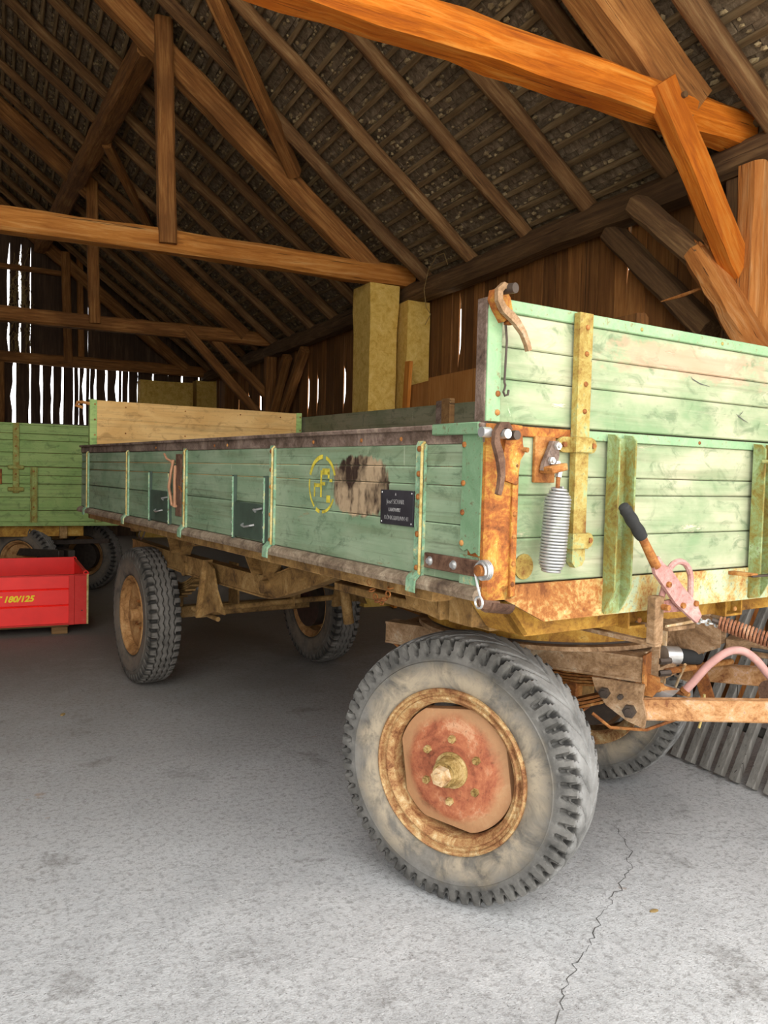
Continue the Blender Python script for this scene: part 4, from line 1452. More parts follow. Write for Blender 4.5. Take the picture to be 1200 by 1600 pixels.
# U-shaped ribs
def rib(x0, x1):
    mb = MB()
    zt, zb = 1.592, 1.060
    d = 0.056
    fl = [(-0.012, zt), (-d * 0.7, zt - 0.002), (-d, zt - 0.018), (-d, 1.135), (-0.022, zb + 0.012), (-0.012, zb)]
    mb.prism(fl, x0, x0 + 0.007, 0)
    mb.prism(fl, x1 - 0.007, x1, 0)
    mb.prism([(-0.018, zt - 0.01), (-0.012, zt - 0.01), (-0.012, zb), (-0.018, zb)], x0 + 0.006, x1 - 0.006, 0)
    o = mb.build('rib', MAT['rib'], fw, 25)
    for z in (1.53, 1.36, 1.19):
        bolt(fw, ((x0 + x1) / 2, -0.018, z), (0, -1, 0), 0.007, 'rust')


rib(0.46, 0.538)
rib(1.19, 1.268)


def strap(x0, x1):
    zb = 1.205
    c = (x0 + x1) / 2
    MB().prism([(x0, 1.926), (x1, 1.926), (x1, zb + 0.022), (x1 - 0.010, zb + 0.006), (x0 + 0.016, zb), (x0 + 0.002, zb + 0.016)], -0.030, -0.008, 1).build('strap', MAT['strap'], fw, 25)
    for z in (1.555, 1.281):
        pts = []
        for (cx, s) in ((x0 - 0.030, -1), (x1 + 0.030, 1)):
            for k in range(7):
                t = radians(-90 + 30 * k) if s > 0 else radians(90 + 30 * k)
                pts.append((cx + 0.021 * cos(t), z + 0.022 * sin(t)))
        # ears lie on the wall, the middle bridges the strap
        L_ = [p for p in pts if p[0] < c] + [(x0 + 0.001, z - 0.022), (x0 + 0.001, z + 0.022)]
        R_ = [p for p in pts if p[0] > c] + [(x1 - 0.001, z + 0.022), (x1 - 0.001, z - 0.022)]
        mb = MB().prism(L_, -0.014, -0.001, 1).prism(R_, -0.014, -0.001, 1)
        mb.box(x0 - 0.004, x1 + 0.004, -0.039, -0.030, z - 0.022, z + 0.022, 0.003)
        mb.box(x0 - 0.006, x0 - 0.001, -0.038, -0.004, z - 0.022, z + 0.022, 0.001).box(x1 + 0.001, x1 + 0.006, -0.038, -0.004, z - 0.022, z + 0.022, 0.001)
        mb.build('strap_keeper', MAT['strap'], fw, 25)
        for x in (x0 - 0.032, x1 + 0.032):
            MB().cyl((x, -0.014, z), (x, -0.022, z), 0.0085, 0.008, 6).build('keeper_bolt', MAT['rust'], fw)
    for z in (1.886, 1.812, 1.727, 1.65):
        bolt(fw, (c + 0.004, -0.030, z), (0, -1, 0), 0.0078, 'rust')


strap(0.309, 0.362)
strap(1.375, 1.428)

# fittings for the buffer spring
MB().box(0.172, 0.250, -0.012, 0.0, 1.446, 1.574, 0.002).build('spring_plate', MAT['rust'], fw)
MB().prism([(0.218, 1.562), (0.242, 1.562), (0.244, 1.520), (0.232, 1.482), (0.212, 1.474), (0.184, 1.480), (0.188, 1.500)], -0.032, -0.018, 1).build('spring_arm', MAT['rail'], fw)
MB().box(0.186, 0.246, -0.066, -0.014, 1.476, 1.496, 0.003, Matrix.Rotation(radians(-12), 3, 'Y')).build('spring_arm', MAT['rust'], fw)
for (x, z) in ((0.234, 1.548), (0.212, 1.507), (0.234, 1.497)):
    MB().cyl((x, -0.030, z), (x, -0.040, z), 0.0115, 0.011, 6).cyl((x, -0.040, z), (x, -0.046, z), 0.006, 0.0055, 10).build('zinc_bolt', MAT['chrome'], fw)
MB().cyl((0.225, -0.052, 1.480), (0.221, -0.053, 1.462), 0.010, n=6).build('spring_nut', MAT['chrome'], fw)
MB().cyl((0.222, -0.053, 1.475), (0.216, -0.056, 1.40), 0.006, n=10).build('spring_rod', MAT['rust'], fw)
top, bot = Vector((0.220, -0.058, 1.434)), Vector((0.200, -0.060, 1.203))
path, TURN = [], 27
for k in range(TURN * 16 + 1):
    t = k / (TURN * 16)
    p = top.lerp(bot, t)
    r = 0.0335 * min(1.0, 0.48 + 4.0 * t, 0.66 + 3.2 * (1 - t))
    if t > 0.86:
        pass
    th = 2 * pi * k / 16
    path.append(p + Vector((r * cos(th), r * sin(th), 0)))
MB().tube(path, 0.0039, 7).build('coil_spring', MAT['spring'], fw, 60)
mb = MB()
for k in range(20):
    t = 2 * pi * k / 20
    for r, y in ((0.034, -0.004), (0.034, 0.0), (0.026, -0.002), (0.0001, -0.002)):
        mb.v.append((0.152 + r * cos(t), y, 1.213 + r * 1.05 * sin(t)))
for k in range(20):
    a, b = 4 * k, 4 * ((k + 1) % 20)
    mb.f += [(a, a + 1, b + 1, b), (a, b, b + 2, a + 2), (a + 2, b + 2, b + 3, a + 3)]
mb.build('round_cover', MAT['strap'], fw, 25)
# small hook at the right rib and plate on it
MB().tube([(1.16, -0.06, 1.532), (1.20, -0.068, 1.532), (1.36, -0.072, 1.54)], 0.0065, 8).build('hook_rod', MAT['rib'], fw)
MB().box(1.075, 1.38, -0.105, -0.085, 1.148, 1.154, 0.001).build('step_plate', MAT['darkmetal'], fw)
MB().box(1.075, 1.11, -0.10, -0.012, 1.148, 1.16, 0.001).build('step_plate', MAT['rust'], fw)

# upper front board
ub = MB().box(0.0, W_, -0.004, 0.036, 1.898, 1.932, 0.003).build('upper_board', MAT['mint_metal'], T)
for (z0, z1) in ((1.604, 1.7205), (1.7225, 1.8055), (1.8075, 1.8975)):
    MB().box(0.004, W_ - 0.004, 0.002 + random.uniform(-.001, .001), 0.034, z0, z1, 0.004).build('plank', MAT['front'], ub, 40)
MB().box(-0.002, 0.046, -0.0045, 0.038, 1.606, 1.90, 0.001).build('end_plate', MAT['mint_metal'], ub)
MB().box(-0.006, 0.010, 0.0005, 0.040, 1.602, 1.93, 0.002).build('end_board', MAT['rail'], ub)
for z in (1.63, 1.68, 1.88):
    bolt(ub, (0.036, -0.0045, z), (0, -1, 0), 0.0085, 'rust')
for x in (0.60, 1.0, 1.45):
    bolt(ub, (x, -0.004, 1.914), (0, -1, 0), 0.006, 'strap')
for x in (0.62, 1.05):
    bolt(fw, (x + 0.28, -0.006, 1.584), (0, -1, 0), 0.006, 'rust')
hook_latch(ub, 0.002, 1.925, -0.045, radians(38), 'latch_lever', 'rust_dusty')
MB().prism([(-0.005, 1.945), (0.03, 1.952), (0.05, 1.93), (0.058, 1.90), (0.046, 1.875), (0.03, 1.865), (0.005, 1.895), (-0.01, 1.92)], -0.028, -0.005, 1).build('latch_plate', MAT['ochre'], ub)
MB().cyl((0.022, -0.02, 1.948), (0.030, -0.068, 1.946), 0.0135, 0.0135, 14).build('latch_pin', MAT['darkmetal'], ub)
MB().cyl((0.05, -0.01, 1.868), (0.052, -0.03, 1.866), 0.008, n=10).build('latch_pin', MAT['ochre'], ub)
MB().tube([(0.046, -0.016, 1.86), (0.05, -0.018, 1.82), (0.048, -0.018, 1.76), (0.046, -0.018, 1.71), (0.048, -0.02, 1.702), (0.044, -0.022, 1.692), (0.040, -0.022, 1.684),
           (0.046, -0.022, 1.674), (0.056, -0.022, 1.678), (0.060, -0.02, 1.69)], 0.0034, 6).build('wire_hook', MAT['darkmetal'], ub)
# splits in the old boards
for pts in (((1.10, 1.690), (1.115, 1.683), (1.14, 1.673), (1.17, 1.664)), ((1.115, 1.684), (1.13, 1.694), (1.14, 1.703)), ((0.85, 1.795), (0.858, 1.787), (0.90, 1.775), (0.95, 1.77))):
    vs, fs = [], []
    for i, (x, z) in enumerate(pts):
        k = 0.0016 if 0 < i < len(pts) - 1 else 0.0004
        vs += [(x, -0.0005, z + k), (x, -0.0005, z - k)]
        if i:
            j = 2 * i
            fs.append((j - 2, j - 1, j + 1, j))
    MB().add(vs, fs).build('split', MAT['crack'], ub, recalc=False)

# ---------------------------------------------------------------- chassis
ch = MB()
for a in (0.345, W_ - 0.36):
    # long rails bent down in front of the rear axle
    bot = [(0.62, 1.06), (1.239, 1.050), (1.60, 0.935), (1.90, 0.848), (2.00, 0.826), (2.12, 0.820), (3.27, 0.806), (4.35, 0.83)]
    topl = [(4.35, 0.925), (3.47, 0.913), (2.25, 0.918), (2.08, 0.925), (1.95, 0.952), (1.64, 1.045), (1.45, 1.100), (1.30, 1.117), (0.62, 1.117)]
    ch.prism(bot + topl, a, a + 0.012, 0)
    for seq in (bot, topl):
        for (p, q) in zip(seq, seq[1:]):
            if (Vector(p) - Vector(q)).length > 0.03:
                ch.bar((a + 0.03, p[0], p[1]), (a + 0.03, q[0], q[1]), 0.07, 0.010, 0.001, up=(1, 0, 0)) if False else ch.prism([(p[0], p[1] - 0.005), (q[0], q[1] - 0.005), (q[0], q[1] + 0.005), (p[0], p[1] + 0.005)], a - 0.006, a + 0.065, 0)
    ch.cyl((a - 0.035, 2.04, 0.880), (a + 0.03, 2.04, 0.880), 0.034, n=20)
ch = ch.build('chassis_frame', MAT['frame'], T, 25)
for (y0, z0) in ((0.62, 1.0), (1.9, 1.0), (2.95, 0.98), (4.1, 0.98)):
    MB().box(0.28, W_ - 0.28, y0, y0 + 0.09, z0 + 0.02, 1.116, 0.003).build('cross_member', MAT['frame'], ch)
for (yc, wtop, wbot, zb) in ((2.04, 0.50, 0.13, 0.935), (3.25, 0.46, 0.16, 0.925)):
    # tapered bearer standing on the rail: a plate with a folded edge on both sides
    MB().prism([(yc - wtop / 2, 1.116), (yc + wtop / 2, 1.116), (yc + wbot / 2, zb), (yc - wbot / 2, zb)], 0.345, 0.355, 0).build('gusset', MAT['frame'], ch)
    for sg in (1, -1):
        MB().prism([(yc + sg * wtop / 2, 1.116), (yc + sg * (wtop / 2 - 0.012), 1.116), (yc + sg * (wbot / 2 - 0.012), zb), (yc + sg * wbot / 2, zb)], 0.285, 0.350, 0).build('gusset_edge', MAT['frame'], ch)
# drop plates near the front, seen under the side wall
MB().prism([(0.615, 1.118), (0.42, 1.118), (0.385, 1.0), (0.56, 1.02)], 0.16, 0.172, 0).build('drop_plate', MAT['frame'], ch)
MB().box(0.16, 0.23, 0.380, 0.392, 1.0, 1.118, 0.001).build('drop_plate', MAT['frame'], ch)
MB().box(0.17, 0.26, 0.235, 0.35, 1.0, 1.118, 0.003).build('drop_plate', MAT['frame'], ch)
# front bolster above the turntable
MB().prism([(0.13, 1.108), (0.215, 1.005), (W_ - 0.215, 1.005), (W_ - 0.13, 1.108)], 0.06, 0.09, 1).prism([(0.13, 1.108), (0.215, 1.005), (0.235, 1.005), (0.15, 1.108)], 0.06, 0.22, 1).box(0.22, W_ - 0.22, 0.06, 0.22, 1.0, 1.006, 0.001).build('bolster', MAT['yframe'], T, 25)
for a in (0.62, 1.12):
    mb = MB().box(a, a + 0.008, 0.02, 1.25, 1.0, 1.085, 0.001).box(a + 0.09, a + 0.098, 0.02, 1.25, 1.0, 1.085, 0.001).box(a, a + 0.098, 0.02, 1.25, 0.995, 1.003, 0.001)
    mb.build('ring_beam', MAT['yframe'], T, 25)
    bolt(T, (a + 0.05, 0.018, 1.02), (0, -1, 0), 0.009, 'rust')
MB().box(0.30, W_ - 0.3, 0.30, 1.30, 0.965, 1.0, 0.004).build('turntable_plate', MAT['frame'], T)
# side rail stiffener under the bed, seen from below
MB().box(0.03, 0.11, 0.25, LEN - 0.1, 1.085, 1.12, 0.003).build('bed_beam', MAT['frame'], T)
mb = MB()
for k in range(8):
    t = k / 7
    c = Vector((0.03, 0.60 - 0.13 * t, 1.10 - 0.055 * sin(pi * t)))
    ring = []
    for d in range(0, 360, 45):
        q = radians(d)
        if k % 2:
            ring.append(c + Vector((0.009 * sin(q), 0.013 * cos(q), 0.004 * sin(q))))
        else:
            ring.append(c + Vector((0.002, 0.013 * cos(q), 0.010 * sin(q))))
    mb.tube(ring, 0.0028, 5, closed=True)
mb.build('chain', MAT['rust'], T)
mb = MB().tube([(0.06, 3.20, 1.09), (0.05, 3.22, 1.05), (0.05, 3.17, 1.03), (0.05, 3.13, 1.05), (0.06, 3.12, 1.09)], 0.005, 6)
mb.build('chain', MAT['darkmetal'], T)

# ---------------------------------------------------------------- rear axle
RY = 3.83
MB().box(0.36, 1.53, RY - 0.04, RY + 0.04, 0.42, 0.50, 0.006).build('rear_axle', MAT['frame'], T)
for a in (0.45, 1.36):
    for k in range(7):
        L_ = 0.62 - 0.075 * k
        zc = 0.66 - 0.014 * k
        pts_t, pts_b = [], []
        for j in range(9):
            u = -1 + j / 4
            zz = zc + 0.19 * (u * L_) ** 2 / 0.38
            pts_t.append((RY + u * L_, zz + 0.0055))
            pts_b.append((RY + u * L_, zz - 0.0055))
        MB().prism(pts_t + pts_b[::-1], a, a + 0.07, 0).build('leaf_spring', MAT['frame'], T, 25)
    MB().box(a - 0.01, a + 0.08, RY - 0.06, RY + 0.06, 0.50, 0.575, 0.004).build('spring_clamp', MAT['frame'], T)
    # hanger brackets
    MB().prism([(2.74, 0.93), (2.66, 0.90), (2.60, 0.78), (2.49, 0.665), (2.58, 0.668), (2.66, 0.655), (2.74, 0.63), (2.83, 0.60), (2.80, 0.72), (2.77, 0.83)], a - 0.15, a - 0.138, 0).prism([(2.75, 0.94), (2.77, 0.83), (2.80, 0.72), (2.84, 0.595), (2.865, 0.60), (2.825, 0.73), (2.79, 0.84), (2.765, 0.94)], a - 0.175, a - 0.115, 0).build('spring_hanger', MAT['frame'], T, 25)
    MB().prism([(2.98, 0.90), (2.86, 0.90), (2.84, 0.66), (2.98, 0.64)], a + 0.08, a + 0.092, 0).build('spring_hanger', MAT['frame'], T, 25)
    MB().cyl((a - 0.12, 3.23, 0.835), (a + 0.1, 3.23, 0.835), 0.045, n=16).build('spring_eye', MAT['frame'], T)
MB().cyl((0.33, 2.85, 0.64), (1.50, 2.85, 0.66), 0.018, n=12).build('brake_shaft', MAT['frame'], T)
MB().cyl((0.36, 3.12, 0.60), (0.36, 2.72, 0.60), 0.014, n=10).build('brake_rod', MAT['frame'], T)
MB().bar((0.9, 2.85, 0.62), (0.9, 2.85, 0.80), 0.05, 0.012, 0.002, up=(1, 0, 0)).build('brake_crank', MAT['frame'], T)
MB().cyl((0.9, 2.85, 0.79), (0.95, 1.3, 0.80), 0.010, n=8).build('brake_rod', MAT['frame'], T)
MB().cyl((0.88, 2.2, 0.86), (0.92, 2.2, 0.62), 0.03, n=12).build('brake_rod', MAT['frame'], T)
MB().prism([(0.66, 1.0), (0.66, 0.76), (1.36, 0.70), (1.36, 1.0)], 0.9, 0.912, 0).build('cross_plate', MAT['frame'], T)
wheel(T, 'rear', Matrix.Translation((0.285, RY, 0.458)))
wheel(T, 'rear', Matrix.Translation((1.635, RY, 0.458)) @ Matrix.Rotation(pi, 4, 'Z') @ Matrix.Rotation(0.4, 4, 'X'))

# ---------------------------------------------------------------- steered front gear (s right, t forward, turned on the kingpin)
SM = Matrix.Translation((1.03, 0.805, 0)) @ Matrix.Rotation(radians(24), 4, 'Z') @ Matrix.Diagonal((1, -1, 1, 1))


class SMB(MB):
    """builder in steering coordinates (s, t, z); vertices stay in trailer space"""
    def build(s, name, mat, parent=None, sharp=38, recalc=True):
        s.v = [tuple(SM @ Vector(p)) for p in s.v]
        return MB.build(s, name, mat, parent, sharp, recalc)


# wheels
R24 = Matrix.Translation((1.03, 0.805, 0)) @ Matrix.Rotation(radians(24), 4, 'Z')
wheel(T, 'front', R24 @ Matrix.Translation((-0.70, 0, 0.456)) @ Matrix.Rotation(0.15, 4, 'X'))
wheel(T, 'front', R24 @ Matrix.Translation((0.70, 0, 0.456)) @ Matrix.Rotation(pi, 4, 'Z') @ Matrix.Rotation(0.9, 4, 'X'))
SMB().box(-0.6, 0.6, -0.04, 0.04, 0.42, 0.50, 0.006).build('front_axle', MAT['frame'], T)


def ring(r0, r1, z0, z1, n=64):
    mb = SMB()
    vs = []
    for k in range(n):
        t = 2 * pi * k / n
        for (r, z) in ((r1, z0), (r1, z1), (r0, z1), (r0, z0)):
            vs.append((r * cos(t), r * sin(t), z))
    fs = []
    for k in range(n):
        a, b = 4 * k, 4 * ((k + 1) % n)
        for j in range(4):
            fs.append((a + j, a + (j + 1) % 4, b + (j + 1) % 4, b + j))
    mb.add(vs, fs)
    return mb


ring(0.40, 0.485, 0.868, 0.955).build('turntable', MAT['yframe'], T, 30)
ring(0.40, 0.520, 0.842, 0.858).build('turntable_flange', MAT['rust_dusty'], T, 30)
ring(0.42, 0.475, 0.855, 0.87).build('turntable_race', MAT['darkmetal'], T, 30)
# channels of the steering frame
for s in (-0.365, 0.285):
    mb = SMB().box(s, s + 0.009, -0.55, 0.52, 0.758, 0.840, 0.001)
    mb.box(s - 0.004, s + 0.075, -0.55, 0.52, 0.832, 0.842, 0.001).box(s - 0.004, s + 0.075, -0.55, 0.52, 0.752, 0.762, 0.001)
    mb.build('steering_channel', MAT['rust_dusty'], T, 25)
    for k in range(6):
        L_ = 0.52 - 0.07 * k
        zc = 0.60 - 0.013 * k
        tp, bt = [], []
        for j in range(9):
            u = -1 + j / 4
            zz = zc + 0.16 * (u * L_) ** 2 / 0.27
            tp.append((u * L_, zz + 0.005))
            bt.append((u * L_, zz - 0.005))
        SMB().prism(tp + bt[::-1], s, s + 0.065, 0).build('leaf_spring', MAT['rust'], T, 25)
    SMB().box(s - 0.01, s + 0.075, -0.06, 0.06, 0.46, 0.545, 0.004).build('spring_clamp', MAT['rust'], T)
for t in (-0.5, 0.0, 0.46):
    SMB().box(-0.36, 0.36, t - 0.03, t + 0.03, 0.768, 0.832, 0.003).build('steering_cross_member', MAT['rust_dusty'], T)
SMB().bar((-0.33, 0.30, 0.80), (0.28, 0.50, 0.80), 0.09, 0.05, 0.004).build('steering_cross_member', MAT['rust_dusty'], T)
# end plate and hinge brackets of the drawbar
SMB().box(-0.372, -0.285, 0.515, 0.524, 0.735, 0.850, 0.001).build('end_plate', MAT['rust'], T)
for s0 in (-0.395, 0.36):
    br = [(0.345, 0.752), (0.36, 0.71), (0.40, 0.66), (0.475, 0.617), (0.535, 0.600), (0.540, 0.64), (0.525, 0.70), (0.530, 0.752)]
    SMB().prism(br, s0, s0 + 0.016, 0).build('hinge_bracket', MAT['rust_dusty'], T, 25)
    for (t, z, r) in ((0.395, 0.705, 0.020), (0.485, 0.655, 0.024), (0.452, 0.700, 0.010)):
        SMB().cyl((s0, t, z), (s0 - 0.018, t, z), r, r, 6).cyl((s0 - 0.018, t, z), (s0 - 0.026, t, z), r * 0.6, r * 0.55, 10).build('hinge_bolt', MAT['darkmetal'], T)
    SMB().prism([(0.50, 0.70), (0.545, 0.70), (0.57, 0.735), (0.565, 0.77), (0.52, 0.78)], s0 + 0.06, s0 + 0.07, 0).build('hinge_bracket', MAT['rust'], T, 25)
# drawbar: two arms meeting at the towing eye
eye = Vector((0, 2.15, 0.83))
for s0 in (-0.355, 0.355):
    p0 = Vector((s0, 0.49, 0.655))
    e = eye + Vector((0.04 if s0 > 0 else -0.04, -0.1, 0))
    SMB().bar(p0, e, 0.055, 0.072, 0.006).build('drawbar_arm', MAT['pink'] if False else MAT['drawbar'], T, 30)
SMB().bar((-0.19, 1.30, 0.742), (0.19, 1.30, 0.742), 0.06, 0.06, 0.004).build('drawbar_brace', MAT['drawbar'], T)
mb = SMB()
pts = [(0.05 * cos(t), 2.18 + 0.055 * sin(t), 0.83) for t in [radians(d) for d in range(0, 360, 20)]]
mb.tube(pts, 0.018, 8, closed=True)
mb.build('towing_eye', MAT['darkmetal'], T)
# uprights and linkage behind the hinge
SMB().prism([(0.535, 0.76), (0.70, 0.84), (0.70, 0.93), (0.64, 0.965), (0.50, 0.955), (0.47, 0.90)], 0.00, 0.012, 0).build('buffer_bracket', MAT['rust_dusty'], T, 25)
SMB().prism([(0.535, 0.76), (0.70, 0.84), (0.70, 0.93), (0.64, 0.965), (0.50, 0.955), (0.47, 0.90)], 0.11, 0.122, 0).build('buffer_bracket', MAT['rust_dusty'], T, 25)
SMB().box(-0.01, 0.13, 0.50, 0.66, 0.955, 0.967, 0.002).build('buffer_bracket', MAT['rust_dusty'], T, 25)
SMB().box(0.0, 0.12, 0.485, 0.5, 0.76, 0.95, 0.002).build('buffer_bracket', MAT['rust_dusty'], T, 25)
SMB().box(-0.20, -0.185, 0.50, 0.53, 0.66, 0.90, 0.002).build('link_plate', MAT['rust_dusty'], T)
SMB().box(-0.10, -0.088, 0.50, 0.53, 0.63, 0.93, 0.002).build('link_plate', MAT['rim_pale'], T)
SMB().bar((-0.19, 0.52, 0.745), (-0.08, 0.56, 0.76), 0.012, 0.05, 0.002).build('link_plate', MAT['rust_dusty'], T)
SMB().cyl((-0.16, 0.54, 0.755), (0.26, 0.70, 0.74), 0.012, n=10).build('link_rod', MAT['rust'], T)
SMB().cyl((-0.20, 0.53, 0.80), (-0.16, 0.56, 0.80), 0.012, n=6).cyl((-0.20, 0.53, 0.755), (-0.16, 0.56, 0.755), 0.012, n=6).build('link_bolt', MAT['darkmetal'], T)
SMB().cyl((-0.11, 0.52, 0.805), (-0.06, 0.56, 0.80), 0.036, n=18).build('coupling_sleeve', MAT['chrome'], T)
SMB().cyl((-0.06, 0.56, 0.80), (0.03, 0.62, 0.785), 0.030, 0.026, 18).build('coupling_sleeve', MAT['rubber'], T)
SMB().cyl((-0.28, 0.53, 0.72), (-0.24, 0.55, 0.715), 0.018, n=12).cyl((-0.24, 0.55, 0.715), (-0.12, 0.62, 0.675), 0.010, n=10).build('link_rod', MAT['rust'], T)
SMB().prism([(0.50, 0.66), (0.56, 0.66), (0.60, 0.70), (0.52, 0.715)], -0.26, -0.16, 0).build('torn_sleeve', MAT['chrome'], T, 25)
SMB().bar((0.02, 0.62, 0.76), (0.05, 0.66, 0.62), 0.05, 0.012, 0.002, up=(1, 0, 0)).build('link_plate', MAT['rust'], T)
SMB().tube([(-0.10, 0.60, 0.78), (-0.02, 0.56, 0.70), (0.08, 0.52, 0.62)], 0.006, 6).build('link_rod', MAT['rim_pale'], T)
SMB().tube([(-0.42, 0.36, 0.63), (-0.40, 0.42, 0.585), (-0.30, 0.52, 0.57), (-0.2, 0.6, 0.60)], 0.006, 6).build('brake_cable', MAT['rust'], T)
SMB().tube([(-0.04, 0.66, 0.665), (-0.03, 0.66, 0.60), (-0.06, 0.65, 0.54)], 0.005, 6).build('brake_cable', MAT['edge'], T)
# pink brake hose arching over the drawbar, and its coupling
pts = [(-0.16, 0.610, 0.690), (-0.15, 0.640, 0.730), (-0.13, 0.69, 0.800), (-0.10, 0.745, 0.848), (-0.06, 0.79, 0.850), (-0.02, 0.83, 0.815), (0.01, 0.86, 0.770), (0.03, 0.885, 0.735)]
P = []
for i in range(len(pts) - 1):
    p0, p1, p2, p3 = (Vector(pts[max(0, i - 1)]), Vector(pts[i]), Vector(pts[i + 1]), Vector(pts[min(len(pts) - 1, i + 2)]))
    for k in range(4):
        t = k / 4
        P.append(0.5 * ((2 * p1) + (p2 - p0) * t + (2 * p0 - 5 * p1 + 4 * p2 - p3) * t * t + (3 * p1 - p0 - 3 * p2 + p3) * t ** 3))
P.append(Vector(pts[-1]))
SMB().tube(P, 0.0145, 10).build('brake_hose', MAT['hose'], T, 60)
for (a, b) in ((P[0], P[3]), (P[-1], P[-4])):
    SMB().cyl(a, a.lerp(b, 0.4), 0.0175, n=12).build('hose_clamp', MAT['rust'], T)
SMB().cyl((0.03, 0.885, 0.735), (0.05, 0.92, 0.70), 0.016, n=10).build('hose_fitting', MAT['chrome'], T)
SMB().cyl((0.0, 0.87, 0.70), (0.10, 0.93, 0.70), 0.042, 0.045, 16).build('brake_valve', MAT['black_strip'], T)
SMB().tube([(0.05, 0.80, 0.84), (0.09, 0.87, 0.83), (0.12, 0.95, 0.78)], 0.007, 7).build('brake_cable', MAT['rubber'], T)
SMB().box(0.10, 0.22, 0.70, 0.95, 0.80, 0.86, 0.004).build('overrun_housing', MAT['rust_dusty'], T)

# hand brake lever with its quadrant, standing just in front of the front wall
LB = -0.10


def pl_(x, z, y=0.0):
    return Vector((x, LB + y, z))


lv = ribbon_bar([pl_(0.800, 1.032), pl_(0.765, 1.066), pl_(0.700, 1.112), pl_(0.640, 1.168), pl_(0.598, 1.200), pl_(0.580, 1.228)], [0.030, 0.052, 0.058, 0.056, 0.046, 0.030], 0.012).build('brake_lever', MAT['pink'], T, 25)
MB().tube([pl_(0.590, 1.205), pl_(0.566, 1.236), pl_(0.532, 1.280), pl_(0.515, 1.302)], [0.015, 0.0145, 0.013, 0.013], 10).build('lever_arm', MAT['rust'], lv)
MB().tube([pl_(0.522, 1.294).lerp(pl_(0.440, 1.380), k / 12) for k in range(13)], [0.0165 + 0.003 * abs(sin(pi * 2.5 * k / 12)) for k in range(12)] + [0.015], 12).build('grip', MAT['rubber'], lv, 60)
MB().dome(pl_(0.440, 1.380), (-0.69, 0, 0.72), 0.0165, 0.012, 10).build('grip_end', MAT['rubber'], lv)
arc = [pl_(0.725 + 0.062 * cos(t), 1.145 + 0.068 * sin(t), 0.022) for t in [radians(d) for d in range(175, -1, -15)]] + [pl_(0.787, 1.10, 0.022), pl_(0.770, 1.065, 0.022)]
MB().tube([pl_(0.640, 1.085, 0.022), pl_(0.655, 1.125, 0.022)] + arc, 0.0095, 8).build('quadrant', MAT['pink'], lv)
MB().prism([(0.632, 1.095), (0.790, 1.105), (0.792, 1.062), (0.745, 1.058), (0.632, 1.062)], LB + 0.014, LB + 0.024, 1).build('quadrant_plate', MAT['pink'], lv, 25)
MB().box(0.610, 0.650, LB + 0.010, LB + 0.045, 0.965, 1.112, 0.004).build('lever_post', MAT['rust_dusty'], lv)
MB().box(0.615, 0.645, LB + 0.012, 0.28, 0.958, 0.972, 0.002).build('lever_post', MAT['rust_dusty'], lv)
for (x, z) in ((0.640, 1.080), (0.712, 1.082), (0.775, 1.084), (0.640, 1.150)):
    MB().cyl(pl_(x, z, 0.014), pl_(x, z, -0.014), 0.0095, 0.009, 8).build('lever_bolt', MAT['rust'], lv)
mb = MB()
for k in range(5):
    c = pl_(0.806 + 0.011 * k, 1.026 - 0.002 * k, -0.008 * k)
    rg = []
    for d in range(0, 360, 45):
        q = radians(d)
        rg.append(c + (Vector((0.012 * cos(q), 0.009 * sin(q), 0)) if k % 2 else Vector((0.012 * cos(q), 0, 0.009 * sin(q)))))
    mb.tube(rg, 0.0034, 5, closed=True)
mb.build('lever_chain', MAT['chrome'], lv)
# long rusty overrun spring running forward over the drawbar
a, b = Vector((0.842, -0.145, 1.026)), Vector((1.07, -0.66, 0.88))
d = (b - a).normalized()
Rm = frame(d)
path = []
TURN = 56
for k in range(TURN * 12 + 1):
    th = 2 * pi * k / 12
    r = 0.0205 * min(1.0, 0.75 + 8.0 * k / (TURN * 12))
    path.append(a.lerp(b, k / (TURN * 12)) + Rm @ Vector((r * cos(th), r * sin(th), 0)))
MB().tube(path, 0.0040, 6).build('overrun_spring', MAT['rspring'], T, 60)
MB().cyl(a - d * 0.02, b, 0.009, n=8).build('overrun_rod', MAT['darkmetal'], T)
MB().tube([(0.70, -0.06, 1.010), (0.83, -0.06, 1.015), (0.85, -0.06, 1.02), (0.85, -0.06, 1.062), (0.80, -0.06, 1.065)], 0.005, 6).build('spring_guide', MAT['rim_pale'], T)
MB().box(0.70, 0.83, -0.07, 0.15, 0.995, 1.008, 0.002).build('spring_guide', MAT['rust_dusty'], T)

for nm, lab in (('grip', 'black rubber grip of the brake lever'), ('coil_spring', 'bright galvanised coil spring hanging on the front wall'),
                ('name_plate', 'black name plate with faded white lettering'), ('brake_hose', 'faded pink rubber brake hose'),
                ('stencil_mark', 'worn yellow stencilled ring with letters'), ('leather_strap', 'brown leather strap hanging from the side wall'),
                ('overrun_spring', 'long rusty overrun spring'), ('stake', None)):
    if lab and nm in bpy.data.objects:
        bpy.data.objects[nm]['label'] = lab
